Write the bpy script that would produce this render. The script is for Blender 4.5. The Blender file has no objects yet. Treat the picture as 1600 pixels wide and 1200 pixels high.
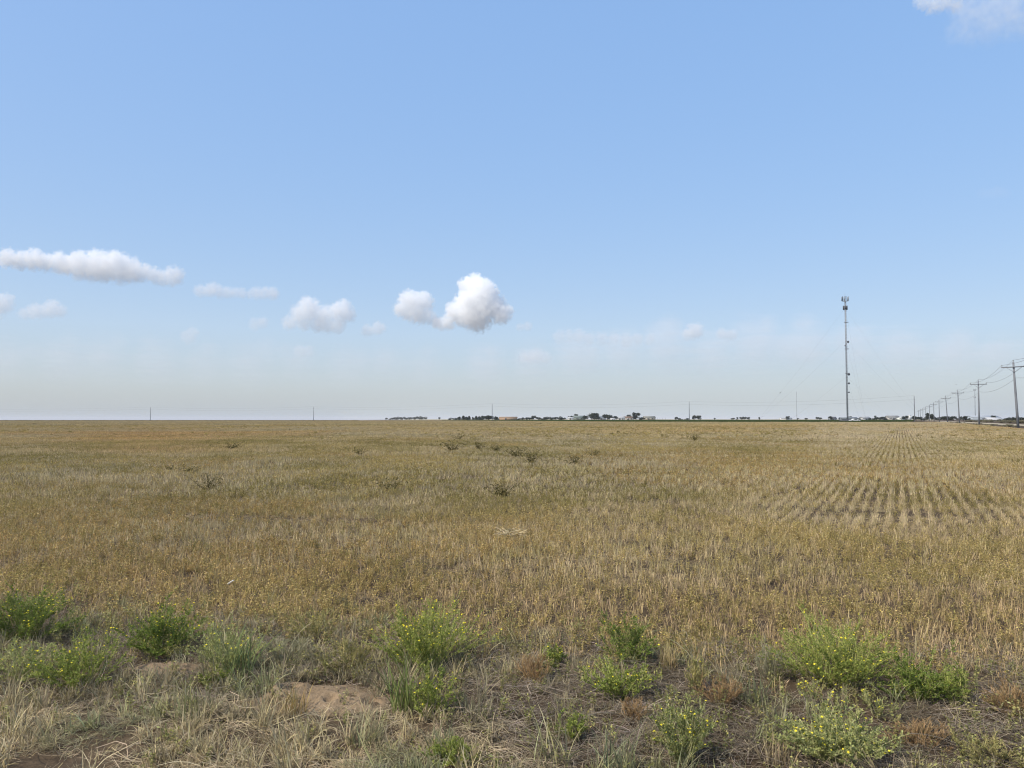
import bpy, bmesh, math, random
import numpy as np
from mathutils import Vector, Matrix

random.seed(11)
rng = np.random.default_rng(11)
S = bpy.context.scene
COL = S.collection
R = math.radians

# ------------------------------------------------------------------ camera, sky, sun, exposure
EYE = 1.5
PITCH = math.atan(55 / 1200)
cam = bpy.data.objects.new('camera', bpy.data.cameras.new('camera'))
COL.objects.link(cam)
cam.data.sensor_width = 36
cam.data.lens = 27
cam.data.clip_start = 0.1
cam.data.clip_end = 90000
cam.location = (0, 0, EYE)
cam.rotation_euler = (R(90) + PITCH, 0, 0)
S.camera = cam

SUN_EL, SUN_AZ = 48.0, -126.0          # azimuth clockwise from the view direction (+Y)
world = bpy.data.worlds.new('World')
S.world = world
world.use_nodes = True
wn = world.node_tree
bg = wn.nodes['Background']
sky = wn.nodes.new('ShaderNodeTexSky')
sky.sky_type = 'NISHITA'
sky.sun_disc = False
sky.sun_elevation = R(SUN_EL)
sky.sun_rotation = R(SUN_AZ)
sky.air_density = 1.4
sky.dust_density = 2.0
sky.ozone_density = 3.0
sky.altitude = 0
gam = wn.nodes.new('ShaderNodeGamma')
gam.inputs['Gamma'].default_value = 0.2
hsv = wn.nodes.new('ShaderNodeHueSaturation')
hsv.inputs['Saturation'].default_value = 3.0
hsv.inputs['Value'].default_value = 1.0
wn.links.new(sky.outputs[0], gam.inputs[0])
wn.links.new(gam.outputs[0], hsv.inputs['Color'])
tin = wn.nodes.new('ShaderNodeMix')
tin.data_type = 'RGBA'; tin.blend_type = 'MULTIPLY'
tin.inputs[0].default_value = 1
tin.inputs[7].default_value = (4.50, 5.08, 6.42, 1)
wn.links.new(hsv.outputs[0], tin.inputs[6])
wn.links.new(tin.outputs[2], bg.inputs[0])
bg.inputs[1].default_value = 0.1

sun = bpy.data.objects.new('sun', bpy.data.lights.new('sun', 'SUN'))
COL.objects.link(sun)
sun.data.energy = 4.8
sun.data.angle = R(0.6)
sun.data.color = (1.0, 0.93, 0.82)
sd = Vector((math.sin(R(SUN_AZ)) * math.cos(R(SUN_EL)), math.cos(R(SUN_AZ)) * math.cos(R(SUN_EL)), math.sin(R(SUN_EL))))
sun.rotation_euler = (-sd).to_track_quat('-Z', 'Y').to_euler()

vs = S.view_settings
vs.view_transform = 'Standard'
vs.look = 'None'
vs.gamma = 1
vs.use_curve_mapping = False
vs.exposure = 0.0
S.render.engine = 'CYCLES'
S.cycles.max_bounces = 26
S.cycles.diffuse_bounces = 4
S.cycles.transparent_max_bounces = 8
S.cycles.volume_bounces = 24
S.cycles.use_denoising = True
S.cycles.filter_width = 1.1


# ------------------------------------------------------------------ helpers
def vnoise(x, y, seed=0):
    """smooth 2-D value noise, 0..1"""
    x = np.asarray(x, float); y = np.asarray(y, float)
    xi = np.floor(x).astype(np.int64); yi = np.floor(y).astype(np.int64)
    fx = x - xi; fy = y - yi
    fx = fx * fx * (3 - 2 * fx); fy = fy * fy * (3 - 2 * fy)

    def h(a, b):
        n = (a * 374761393 + b * 668265263 + seed * 982451653) & 0x7fffffff
        n = ((n ^ (n >> 13)) * 1274126177) & 0x7fffffff
        return ((n ^ (n >> 16)) & 0xffff) / 65535.0
    return (h(xi, yi) * (1 - fx) + h(xi + 1, yi) * fx) * (1 - fy) + (h(xi, yi + 1) * (1 - fx) + h(xi + 1, yi + 1) * fx) * fy


def fbm(x, y, seed=0, n=3):
    s = 0; a = 0.5; t = 0
    for k in range(n):
        s = s + a * vnoise(np.asarray(x) * 2 ** k, np.asarray(y) * 2 ** k, seed + 17 * k)
        t += a; a *= 0.5
    return s / t


def ss(a, b, x):
    t = np.clip((np.asarray(x, float) - a) / (b - a), 0, 1)
    return t * t * (3 - 2 * t)


def ground(x, y):
    x = np.asarray(x, float); y = np.asarray(y, float)
    z = 0.35 * ss(8, 100, y)
    near = 1 - ss(6, 60, np.hypot(x, y))
    z = z + near * (0.07 * (fbm(x * 0.9, y * 0.9, 3) - 0.5) + 0.035 * (fbm(x * 4, y * 4, 5) - 0.5))
    z = z + 0.06 * (fbm(x * 0.05, y * 0.05, 9, 2) - 0.5) * ss(10, 60, y)
    left = ss(0.12, 0.30, -x / np.maximum(y, 1.0))
    z = z - 45 * ss(640, 6000, y) * left
    return z


def gz(x, y):
    return float(ground(x, y))


def ray(px, py):
    a = px - 800.0; b = 600.0 - py; c, s_ = math.cos(PITCH), math.sin(PITCH)
    return a, 1200 * c - b * s_, 1200 * s_ + b * c


def P(px, py):
    """ground point seen at that place of the photograph (near ground)"""
    dx, dy, dz = ray(px, py)
    t = -EYE / dz
    for _ in range(25):
        t = 0.5 * t + 0.5 * (gz(dx * t, dy * t) - EYE) / dz
    return Vector((dx * t, dy * t, gz(dx * t, dy * t)))


def at(px, Y):
    X = (px - 800) / 1201.0 * Y
    return Vector((X, Y, gz(X, Y)))


def top_z(py, Y):
    return EYE + (655.0 - py) / 1200.0 * Y


class Geo:
    """collects faces; builds ONE mesh"""
    def __init__(self):
        self.v = []; self.f = {3: [], 4: []}; self.c = {3: [], 4: []}; self.n = 0

    def add(self, v, f, col=(1, 1, 1)):
        v = np.asarray(v, float).reshape(-1, 3); f = np.asarray(f, int)
        if f.ndim == 1:
            f = f.reshape(1, -1)
        k = f.shape[1]
        self.v.append(v); self.f[k].append(f + self.n)
        c = np.asarray(col, float)
        if c.ndim == 1:
            c = np.tile(c, (len(f), 1))
        self.c[k].append(c)
        self.n += len(v)

    def strips(self, C, W, side, col):
        """C (N,K,3) centre lines, W (N,K) half widths, side (N,3), col (N,3)"""
        C = np.asarray(C, float); N, K, _ = C.shape
        side = side / np.maximum(np.linalg.norm(side, axis=1, keepdims=True), 1e-9)
        off = W[:, :, None] * side[:, None, :]
        v = np.stack([C - off, C + off], 2).reshape(-1, 3)
        b = (np.arange(N) * K * 2)[:, None] + (np.arange(K - 1) * 2)[None]
        b = b.reshape(-1)
        f = np.stack([b, b + 1, b + 3, b + 2], 1)
        self.add(v, f, np.repeat(np.asarray(col, float), K - 1, axis=0))

    def leaves(self, p, d, L, w, side, col):
        """diamond leaves: p (N,3) foot, d (N,3) unit direction"""
        N = len(p)
        side = side / np.maximum(np.linalg.norm(side, axis=1, keepdims=True), 1e-9)
        m = p + d * (L * 0.55)[:, None]
        v = np.stack([p, m + side * w[:, None], p + d * L[:, None], m - side * w[:, None]], 1).reshape(-1, 3)
        f = np.arange(N)[:, None] * 4 + np.arange(4)[None]
        self.add(v, f, col)

    def tube(self, pts, rad, sides=6, col=(1, 1, 1), caps=True):
        pts = [Vector(p) for p in pts]
        if not hasattr(rad, '__len__'):
            rad = [rad] * len(pts)
        vs_ = []
        for i, p in enumerate(pts):
            d = (pts[min(i + 1, len(pts) - 1)] - pts[max(i - 1, 0)]).normalized()
            a = d.cross(Vector((0, 0, 1)) if abs(d.z) < 0.9 else Vector((1, 0, 0))).normalized()
            b = d.cross(a)
            for k in range(sides):
                t = 2 * math.pi * k / sides
                vs_.append(p + (a * math.cos(t) + b * math.sin(t)) * rad[i])
        fs = []
        for i in range(len(pts) - 1):
            for k in range(sides):
                k2 = (k + 1) % sides
                fs.append((i * sides + k, i * sides + k2, (i + 1) * sides + k2, (i + 1) * sides + k))
        n0 = len(vs_)
        self.add([tuple(v) for v in vs_], fs, col)
        if caps:
            base = self.n - n0
            for ring in (range(sides - 1, -1, -1), range((len(pts) - 1) * sides, len(pts) * sides)):
                r = [base + q for q in ring]
                for k in range(1, sides - 1):
                    self.f[3].append(np.array([[r[0], r[k], r[k + 1]]])); self.c[3].append(np.array([col], float))

    def box(self, c, s, rz=0.0, col=(1, 1, 1)):
        cx, cy, cz = c; a, b, h = s[0] / 2, s[1] / 2, s[2] / 2
        co, si = math.cos(rz), math.sin(rz)
        v = [(cx + x * co - y * si, cy + x * si + y * co, cz + z) for z in (-h, h) for x, y in ((-a, -b), (a, -b), (a, b), (-a, b))]
        self.add(v, [(3, 2, 1, 0), (4, 5, 6, 7), (0, 1, 5, 4), (1, 2, 6, 5), (2, 3, 7, 6), (3, 0, 4, 7)], col)

    def mesh(self, name, mat=None, smooth=False):
        me = bpy.data.meshes.new(name)
        V = np.concatenate(self.v) if self.v else np.zeros((0, 3))
        F3 = np.concatenate(self.f[3]) if self.f[3] else np.zeros((0, 3), int)
        F4 = np.concatenate(self.f[4]) if self.f[4] else np.zeros((0, 4), int)
        me.vertices.add(len(V)); me.vertices.foreach_set('co', V.ravel())
        loops = np.concatenate([F3.ravel(), F4.ravel()]).astype(np.int32)
        me.loops.add(len(loops)); me.loops.foreach_set('vertex_index', loops)
        nf = len(F3) + len(F4)
        me.polygons.add(nf)
        starts = np.concatenate([np.arange(len(F3)) * 3, len(F3) * 3 + np.arange(len(F4)) * 4]).astype(np.int32)
        me.polygons.foreach_set('loop_start', starts)
        me.update(calc_edges=True)
        me.validate()
        if len(me.polygons) == nf:
            C3 = np.concatenate(self.c[3]) if self.c[3] else np.zeros((0, 3))
            C4 = np.concatenate(self.c[4]) if self.c[4] else np.zeros((0, 3))
            c = np.concatenate([C3, C4]); c = np.concatenate([c, np.ones((len(c), 1))], 1)
            at_ = me.attributes.new('var', 'FLOAT_COLOR', 'FACE')
            at_.data.foreach_set('color', c.astype(np.float32).ravel())
        if smooth:
            me.polygons.foreach_set('use_smooth', np.ones(len(me.polygons), bool))
        if mat:
            me.materials.append(mat)
        return me

    def build(self, name, mat, parent=None, smooth=False):
        o = bpy.data.objects.new(name, self.mesh(name, mat, smooth))
        COL.objects.link(o)
        if parent:
            o.parent = parent
        return o


def tag(o, label=None, cat=None, group=None, kind=None):
    if label: o['label'] = label
    if cat: o['category'] = cat
    if group: o['group'] = group
    if kind: o['kind'] = kind
    return o


def empty(name, loc, label, cat, group=None, rz=0.0):
    o = bpy.data.objects.new(name, None)
    o.empty_display_size = 0.1
    COL.objects.link(o)
    o.location = loc
    o.rotation_euler = (0, 0, rz)
    return tag(o, label, cat, group)


def copy_tree(src, loc, label, group=None, rz=0.0, scale=(1, 1, 1)):
    c = src.copy(); COL.objects.link(c)
    c.location = loc; c.rotation_euler = (0, 0, rz); c.scale = scale
    c['label'] = label
    if group: c['group'] = group
    for ch in list(src.children):
        d = ch.copy(); COL.objects.link(d); d.parent = c
        for g in list(ch.children):
            e = g.copy(); COL.objects.link(e); e.parent = d
    return c


# ------------------------------------------------------------------ materials
def new_mat(name):
    m = bpy.data.materials.new(name); m.use_nodes = True
    nt = m.node_tree; nt.nodes.clear()
    out = nt.nodes.new('ShaderNodeOutputMaterial')
    return m, nt, out


def plant_mat(name, inst=True, trans=0.3):
    """diffuse and translucent leaf; colour = piece colour (x colour of the single plant)"""
    m, nt, out = new_mat(name)
    a = nt.nodes.new('ShaderNodeAttribute'); a.attribute_name = 'var'
    col = a.outputs['Color']
    if inst:
        b = nt.nodes.new('ShaderNodeAttribute'); b.attribute_type = 'INSTANCER'; b.attribute_name = 'tint'
        mx = nt.nodes.new('ShaderNodeMix'); mx.data_type = 'RGBA'; mx.blend_type = 'MULTIPLY'
        mx.inputs[0].default_value = 1
        nt.links.new(a.outputs['Color'], mx.inputs[6]); nt.links.new(b.outputs['Color'], mx.inputs[7])
        col = mx.outputs[2]
    d = nt.nodes.new('ShaderNodeBsdfDiffuse'); t = nt.nodes.new('ShaderNodeBsdfTranslucent')
    x = nt.nodes.new('ShaderNodeMixShader'); x.inputs[0].default_value = trans
    nt.links.new(col, d.inputs[0]); nt.links.new(col, t.inputs[0])
    nt.links.new(d.outputs[0], x.inputs[1]); nt.links.new(t.outputs[0], x.inputs[2])
    nt.links.new(x.outputs[0], out.inputs[0])
    return m


def surf_mat(name, c1, c2, scale=3.0, rough=0.8, bump=0.0, metal=0.0, stretch=(1, 1, 1)):
    m, nt, out = new_mat(name)
    p = nt.nodes.new('ShaderNodeBsdfPrincipled')
    tc = nt.nodes.new('ShaderNodeTexCoord'); mp = nt.nodes.new('ShaderNodeMapping')
    mp.inputs['Scale'].default_value = stretch
    n = nt.nodes.new('ShaderNodeTexNoise'); n.inputs['Scale'].default_value = scale; n.inputs['Detail'].default_value = 6
    r = nt.nodes.new('ShaderNodeValToRGB')
    r.color_ramp.elements[0].position = 0.3; r.color_ramp.elements[1].position = 0.7
    r.color_ramp.elements[0].color = (*c1, 1); r.color_ramp.elements[1].color = (*c2, 1)
    nt.links.new(tc.outputs['Object'], mp.inputs[0]); nt.links.new(mp.outputs[0], n.inputs[0])
    nt.links.new(n.outputs[0], r.inputs[0]); nt.links.new(r.outputs[0], p.inputs['Base Color'])
    p.inputs['Roughness'].default_value = rough; p.inputs['Metallic'].default_value = metal
    p.inputs['Specular IOR Level'].default_value = 0.0 if rough >= 0.9 else 0.3
    if bump:
        b = nt.nodes.new('ShaderNodeBump'); b.inputs['Strength'].default_value = bump; b.inputs['Distance'].default_value = 0.02
        nt.links.new(n.outputs[0], b.inputs['Height']); nt.links.new(b.outputs[0], p.inputs['Normal'])
    nt.links.new(p.outputs[0], out.inputs[0])
    return m


def soil_mat(name, cols, scale=1.0, bump=0.6):
    """several octaves of noise: blotches, clods and grains"""
    m, nt, out = new_mat(name)
    p = nt.nodes.new('ShaderNodeBsdfPrincipled'); p.inputs['Roughness'].default_value = 0.95
    p.inputs['Specular IOR Level'].default_value = 0.1
    tc = nt.nodes.new('ShaderNodeTexCoord')
    def noi(s, det=5):
        n = nt.nodes.new('ShaderNodeTexNoise'); n.inputs['Scale'].default_value = s * scale
        n.inputs['Detail'].default_value = det; n.inputs['Roughness'].default_value = 0.65
        nt.links.new(tc.outputs['Object'], n.inputs[0]); return n
    n1, n2, n3 = noi(0.7), noi(9), noi(90, 3)
    r = nt.nodes.new('ShaderNodeValToRGB')
    r.color_ramp.elements[0].color = (*cols[0], 1); r.color_ramp.elements[0].position = 0.32
    r.color_ramp.elements[1].color = (*cols[2], 1); r.color_ramp.elements[1].position = 0.68
    e = r.color_ramp.elements.new(0.5); e.color = (*cols[1], 1)
    ad = nt.nodes.new('ShaderNodeMath'); ad.operation = 'ADD'
    mu = nt.nodes.new('ShaderNodeMath'); mu.operation = 'MULTIPLY'; mu.inputs[1].default_value = 0.5
    nt.links.new(n1.outputs[0], ad.inputs[0]); nt.links.new(n2.outputs[0], ad.inputs[1])
    nt.links.new(ad.outputs[0], mu.inputs[0]); nt.links.new(mu.outputs[0], r.inputs[0])
    mx = nt.nodes.new('ShaderNodeMix'); mx.data_type = 'RGBA'; mx.blend_type = 'MULTIPLY'; mx.inputs[0].default_value = 1
    g = nt.nodes.new('ShaderNodeMapRange'); g.inputs[1].default_value = 0.3; g.inputs[2].default_value = 0.7
    g.inputs[3].default_value = 0.72; g.inputs[4].default_value = 1.25
    nt.links.new(n3.outputs[0], g.inputs[0])
    nt.links.new(r.outputs[0], mx.inputs[6]); nt.links.new(g.outputs[0], mx.inputs[7])
    nt.links.new(mx.outputs[2], p.inputs['Base Color'])
    b1 = nt.nodes.new('ShaderNodeBump'); b1.inputs['Strength'].default_value = bump; b1.inputs['Distance'].default_value = 0.03
    nt.links.new(n2.outputs[0], b1.inputs['Height'])
    b2 = nt.nodes.new('ShaderNodeBump'); b2.inputs['Strength'].default_value = bump; b2.inputs['Distance'].default_value = 0.006
    nt.links.new(n3.outputs[0], b2.inputs['Height']); nt.links.new(b1.outputs[0], b2.inputs['Normal'])
    nt.links.new(b2.outputs[0], p.inputs['Normal'])
    nt.links.new(p.outputs[0], out.inputs[0])
    return m


M_soil = soil_mat('field_soil', [(0.045, 0.031, 0.02), (0.08, 0.056, 0.034), (0.14, 0.10, 0.06)])
M_sand = soil_mat('sandy_soil', [(0.16, 0.113, 0.068), (0.25, 0.178, 0.107), (0.32, 0.232, 0.142)], 1.6, 0.7)
M_gravel = soil_mat('gravel', [(0.28, 0.23, 0.16), (0.36, 0.30, 0.21), (0.42, 0.36, 0.26)])
M_farsoil = soil_mat('pale_far_soil', [(0.27, 0.23, 0.13), (0.34, 0.29, 0.17), (0.40, 0.34, 0.21)], 0.02, 0.1)
M_crop = surf_mat('green_crop', (0.022, 0.032, 0.010), (0.036, 0.050, 0.016), 0.6, 0.9, 0.5)
M_inst = plant_mat('dry_plants', True, 0.28)
M_leaf = plant_mat('green_leaves', False, 0.38)
M_stem = plant_mat('stems', False, 0.1)
M_flower = plant_mat('petals', False, 0.25)
M_bark = surf_mat('bark', (0.06, 0.045, 0.03), (0.11, 0.085, 0.06), 8, 0.9)
M_polewood = surf_mat('weathered_wood', (0.15, 0.158, 0.17), (0.225, 0.235, 0.25), 6, 0.85, 0.4, 0, (6, 6, 0.4))
M_steel = surf_mat('galvanised_steel', (0.20, 0.215, 0.235), (0.28, 0.295, 0.315), 3, 0.6, 0, 0.1)
M_dark = surf_mat('dark_metal', (0.05, 0.055, 0.065), (0.09, 0.095, 0.11), 3, 0.6)
M_wire = surf_mat('wire', (0.10, 0.10, 0.105), (0.14, 0.14, 0.145), 3, 0.6)
M_porc = surf_mat('porcelain', (0.10, 0.075, 0.06), (0.16, 0.12, 0.10), 3, 0.3)
M_white = surf_mat('white_paint', (0.50, 0.50, 0.48), (0.60, 0.60, 0.58), 1, 0.6)
M_glass = surf_mat('dark_glass', (0.02, 0.025, 0.03), (0.04, 0.045, 0.05), 1, 0.1)
M_black = surf_mat('rubber', (0.015, 0.015, 0.015), (0.03, 0.03, 0.03), 1, 0.8)

# ------------------------------------------------------------------ the ground: one sheet to the horizon
def axis(lo_fine, hi_fine, step, hi, lo, grow):
    a = list(np.arange(lo_fine, hi_fine, step))
    s_ = step
    while a[-1] < hi:
        s_ *= grow; a.append(a[-1] + s_)
    s_ = step
    while a[0] > lo:
        s_ *= grow; a.insert(0, a[0] - s_)
    return np.array(a)


gx = axis(-4.6, 4.6, 0.06, 24000, -24000, 1.12)
gy = axis(2.6, 8.0, 0.06, 30000, -3000, 1.07)
GX, GY = np.meshgrid(gx, gy)
g = Geo()
nx, ny = len(gx), len(gy)
idx = (np.arange(ny - 1)[:, None] * nx + np.arange(nx - 1)[None]).ravel()
g.add(np.stack([GX, GY, ground(GX, GY)], -1).reshape(-1, 3), np.stack([idx, idx + 1, idx + nx + 1, idx + nx], 1))
tag(g.build('ground', M_soil, smooth=True), kind='structure')


def sheet(name, mat, edge_a, edge_b, n=60, m=16, h=0.05, rough=0.0, skirt=False):
    """sheet between two poly-lines of ground points, following the ground h above it"""
    def samp(e):
        e = np.array(e, float); t = np.linspace(0, len(e) - 1, n)
        return np.stack([np.interp(t, np.arange(len(e)), e[:, k]) for k in (0, 1)], 1)
    A, B = samp(edge_a), samp(edge_b)
    t = np.linspace(0, 1, m) ** 1.5
    XY = A[None] * (1 - t)[:, None, None] + B[None] * t[:, None, None]
    Z = ground(XY[..., 0], XY[..., 1]) + h + rough * (rng.random(XY.shape[:2]) - 0.5)
    if skirt:
        XY = np.concatenate([XY[:1], XY, XY[-1:]]); Z = np.concatenate([Z[:1] - h, Z, Z[-1:] - h])
    mm = len(XY)
    ix = (np.arange(mm - 1)[:, None] * n + np.arange(n - 1)[None]).ravel()
    q = Geo(); q.add(np.concatenate([XY, Z[..., None]], -1).reshape(-1, 3), np.stack([ix, ix + 1, ix + n + 1, ix + n], 1))
    return tag(q.build(name, mat), kind='structure')


def L(*pts):
    return [((px - 800) / 1201 * Y, Y) for px, Y in pts]


sheet('far_field', M_farsoil, L((640, 890), (1000, 890), (1450, 890)), L((500, 5200), (1000, 5200), (1500, 5200)), h=0.06)
sheet('crop_field', M_crop, L((690, 590), (740, 520), (800, 460), (880, 370), (960, 310), (1060, 285), (1180, 275), (1290, 270), (1425, 272)),
      L((690, 640), (800, 860), (900, 870), (1000, 870), (1100, 870), (1200, 870), (1430, 870)), 160, 30, 0.5, 0.16, True)
sheet('crop_field', M_crop, L((-140, 590), (300, 600), (560, 610)), L((-140, 660), (300, 660), (560, 655)), 200, 6, 0.42, 0.16, True)
ROW = Vector((math.sin(R(26.82)), math.cos(R(26.82)), 0))
PERP = Vector((ROW.y, -ROW.x, 0))


def lane(c, Y):
    return (0.5057 * Y + c, Y)


sheet('road', M_gravel, [lane(19.5, Y) for Y in (30, 60, 100, 200, 400, 800, 1500)], [lane(26.0, Y) for Y in (30, 60, 100, 200, 400, 800, 1500)], 80, 6, 0.05)

HAZE = 0.75e-4
if HAZE:
    q = Geo(); q.box((0, 13800, 1.0), (50000, 34800, 124))
    m, nt, out = new_mat('haze')
    v = nt.nodes.new('ShaderNodeVolumePrincipled'); v.inputs['Density'].default_value = HAZE
    v.inputs['Color'].default_value = (0.90, 0.91, 0.93, 1); v.inputs['Anisotropy'].default_value = 0.0
    nt.links.new(v.outputs[0], out.inputs['Volume'])
    tag(q.build('haze', m), kind='stuff')

# ------------------------------------------------------------------ small plants as prototypes (for the uncountable cover)
def unit(v):
    return v / np.maximum(np.linalg.norm(v, axis=-1, keepdims=True), 1e-9)


def rnd(n, a, b):
    return rng.uniform(a, b, n)


def stem_strips(q, base, h, w, lean, col, K=3):
    n = len(base)
    az = rnd(n, 0, 2 * math.pi)
    d = np.stack([np.cos(az) * lean, np.sin(az) * lean, np.ones(n)], 1)
    t = np.linspace(0, 1, K)
    bend = rng.normal(0, 0.12, (n, 2))
    C = base[:, None] + d[:, None] * h[:, None, None] * t[None, :, None]
    C[..., :2] += bend[:, None] * (h[:, None, None] * (t ** 2)[None, :, None])
    sa = rnd(n, 0, math.pi)
    side = np.stack([np.cos(sa), np.sin(sa), np.zeros(n)], 1)
    W = np.repeat(w[:, None], K, 1) * np.linspace(1, 0.7, K)[None]
    q.strips(C, W, side, col)
    return C


def var(n, lo=0.65, hi=1.3, warm=0.08):
    lo, hi = lo * 0.85, hi * 1.12
    b = rnd(n, lo, hi)[:, None] * np.ones((n, 3))
    b *= 1 + rng.normal(0, warm, (n, 3)) * np.array([0.4, 0.3, 1.0])
    return b


protos = {}


def proto_collection(key, meshes):
    c = bpy.data.collections.new(key)
    for i, q in enumerate(meshes):
        o = bpy.data.objects.new('%s_%02d' % (key, i), q.mesh(key, M_inst)); c.objects.link(o)
    protos[key] = (c, len(meshes))


def stubble_near():
    q = Geo(); n = rng.integers(4, 9)
    b = np.zeros((n, 3)); b[:, :2] = rng.normal(0, 0.018, (n, 2))
    h = rnd(n, 0.055, 0.125); h[rng.random(n) < 0.25] *= 0.5
    w = rnd(n, 0.0013, 0.0026)
    C = stem_strips(q, b, h, w, np.abs(rng.normal(0, 0.16, n)), var(n), 4)
    k = n                                                    # dry leaf shreds on the stems
    i = rng.integers(0, n, k); j = rng.integers(1, 4, k)
    p = C[i, j]; az = rnd(k, 0, 6.28)
    d = unit(np.stack([np.cos(az), np.sin(az), rnd(k, -0.7, 0.9)], 1))
    q.leaves(p, d, rnd(k, 0.02, 0.055), rnd(k, 0.0012, 0.0026), np.cross(d, [0.1, 0.2, 1.0]), var(k, 0.6, 1.15))
    return q


def stubble_row(length, n, w0, hmax=0.2, spread=0.028):
    q = Geo()
    b = np.zeros((n, 3)); b[:, 1] = rnd(n, -length / 2, length / 2); b[:, 0] = rng.normal(0, spread, n)
    h = rnd(n, 0.08, hmax); w = rnd(n, w0 * 0.7, w0 * 1.2)
    stem_strips(q, b, h, w, np.abs(rng.normal(0, 0.2, n)), var(n, 0.6, 1.25), 2)
    return q


def stubble_patch(n, w0):
    q = Geo()
    b = np.zeros((n, 3)); b[:, 0] = rnd(n, -1.0, 1.0); b[:, 1] = rnd(n, -1.2, 1.2)
    stem_strips(q, b, rnd(n, 0.1, 0.22), rnd(n, w0 * 0.6, w0 * 1.3), np.abs(rng.normal(0, 0.3, n)), var(n, 0.6, 1.2), 2)
    return q


def weed(nst, h0, nleaf, lw, spread=0.5):
    q = Geo()
    b = np.zeros((nst, 3)); b[:, :2] = rng.normal(0, 0.012, (nst, 2))
    C = stem_strips(q, b, rnd(nst, h0 * 0.6, h0), np.full(nst, lw * 0.22), np.abs(rng.normal(0, spread, nst)), var(nst, 0.7, 1.1), 5)
    i = rng.integers(0, nst, nleaf); t = rnd(nleaf, 0.8, 3.999); j = t.astype(int); f = (t - j)[:, None]
    p = C[i, j] * (1 - f) + C[i, np.minimum(j + 1, 4)] * f
    az = rnd(nleaf, 0, 6.28)
    d = unit(np.stack([np.cos(az), np.sin(az), rnd(nleaf, -0.3, 1.0)], 1))
    q.leaves(p, d, rnd(nleaf, lw * 1.6, lw * 3.6), rnd(nleaf, lw * 0.35, lw * 0.9), np.cross(d, rng.normal(0, 1, (nleaf, 3))), var(nleaf, 0.6, 1.45, 0.12))
    return q


def grass_tuft(n, l0, l1, w0, droop=0.9, rad=0.03, K=5, curl=0.35, flat=0.0):
    q = Geo()
    az = rnd(n, 0, 6.28)
    L_ = rnd(n, l0, l1)
    out = rnd(n, 0.15, 1.0) * droop + flat
    t = np.linspace(0, 1, K)
    rr = rng.random(n) ** 0.5 * rad; a2 = rnd(n, 0, 6.28)
    b = np.stack([np.cos(a2) * rr, np.sin(a2) * rr, np.full(n, -0.004)], 1)
    ang = out[:, None] * (0.25 + 1.25 * t[None])             # angle from the vertical grows along the blade
    ang = np.minimum(ang + rng.normal(0, 0.1, (n, 1)), 2.2)
    azk = az[:, None] + curl * rng.normal(0, 1, (n, 1)) * t[None] ** 1.5 * 2
    step = L_[:, None] / (K - 1)
    dx = np.sin(ang) * np.cos(azk) * step; dy = np.sin(ang) * np.sin(azk) * step; dz = np.cos(ang) * step
    C = np.stack([np.cumsum(dx, 1) - dx[:, :1], np.cumsum(dy, 1) - dy[:, :1], np.cumsum(dz, 1) - dz[:, :1]], -1)
    C[..., 2] = np.maximum(C[..., 2], 0.002 + 0.01 * rng.random((n, 1)))
    C += b[:, None]
    side = np.stack([-np.sin(az), np.cos(az), rng.normal(0, 0.4, n)], 1)
    W = rnd(n, w0 * 0.6, w0 * 1.3)[:, None] * np.array([0.8, 1, 0.9, 0.65, 0.15][:K])[None]
    q.strips(C, W, side, var(n, 0.6, 1.35))
    return q


def litter(n, r, l0, l1, w0):
    q = Geo()
    b = rng.normal(0, r * 0.5, (n, 2)); az = rnd(n, 0, 6.28); L_ = rnd(n, l0, l1)
    t = np.linspace(-0.5, 0.5, 4)
    C = np.zeros((n, 4, 3))
    C[..., 0] = b[:, :1] + np.cos(az)[:, None] * L_[:, None] * t; C[..., 1] = b[:, 1:] + np.sin(az)[:, None] * L_[:, None] * t
    bow = rng.normal(0, 0.18, n)[:, None] * L_[:, None] * (t ** 2) * 4
    C[..., 0] += -np.sin(az)[:, None] * bow; C[..., 1] += np.cos(az)[:, None] * bow
    C[..., 2] = rnd(n, 0.003, 0.03)[:, None] + rng.normal(0, 0.18, n)[:, None] * L_[:, None] * t
    C[..., 2] = np.maximum(C[..., 2], 0.002)
    side = np.stack([-np.sin(az), np.cos(az), rng.normal(0, 0.6, n)], 1)
    q.strips(C, rnd(n, w0 * 0.6, w0 * 1.3)[:, None] * np.ones((1, 4)), side, var(n, 0.5, 1.35))
    return q


proto_collection('stubble_near', [stubble_near() for _ in range(9)])
proto_collection('stubble_mid', [stubble_row(0.26, 20, 0.0034, 0.145, 0.02) for _ in range(7)])
proto_collection('stubble_far', [stubble_row(0.9, 44, 0.007, 0.15, 0.026) for _ in range(6)])
proto_collection('stubble_patch', [stubble_patch(150, 0.02) for _ in range(5)])
proto_collection('weed_near', [weed(rng.integers(3, 6), 0.125, 54, 0.0055) for _ in range(8)])
proto_collection('weed_mid', [weed(6, 0.14, 70, 0.008, 0.7) for _ in range(6)])
proto_collection('weed_far', [weed(10, 0.2, 90, 0.022, 1.6) for _ in range(5)])
proto_collection('tuft', [grass_tuft(34, 0.05, 0.13, 0.0022, 1.1, 0.035) for _ in range(6)] + [grass_tuft(20, 0.08, 0.2, 0.002, 0.9, 0.03) for _ in range(3)])
proto_collection('thatch', [grass_tuft(30, 0.06, 0.14, 0.0017, 0.8, 0.06, 5, 0.7, 0.8) for _ in range(6)])
proto_collection('litter', [litter(30, 0.12, 0.05, 0.19, 0.0009) for _ in range(6)])


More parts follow.
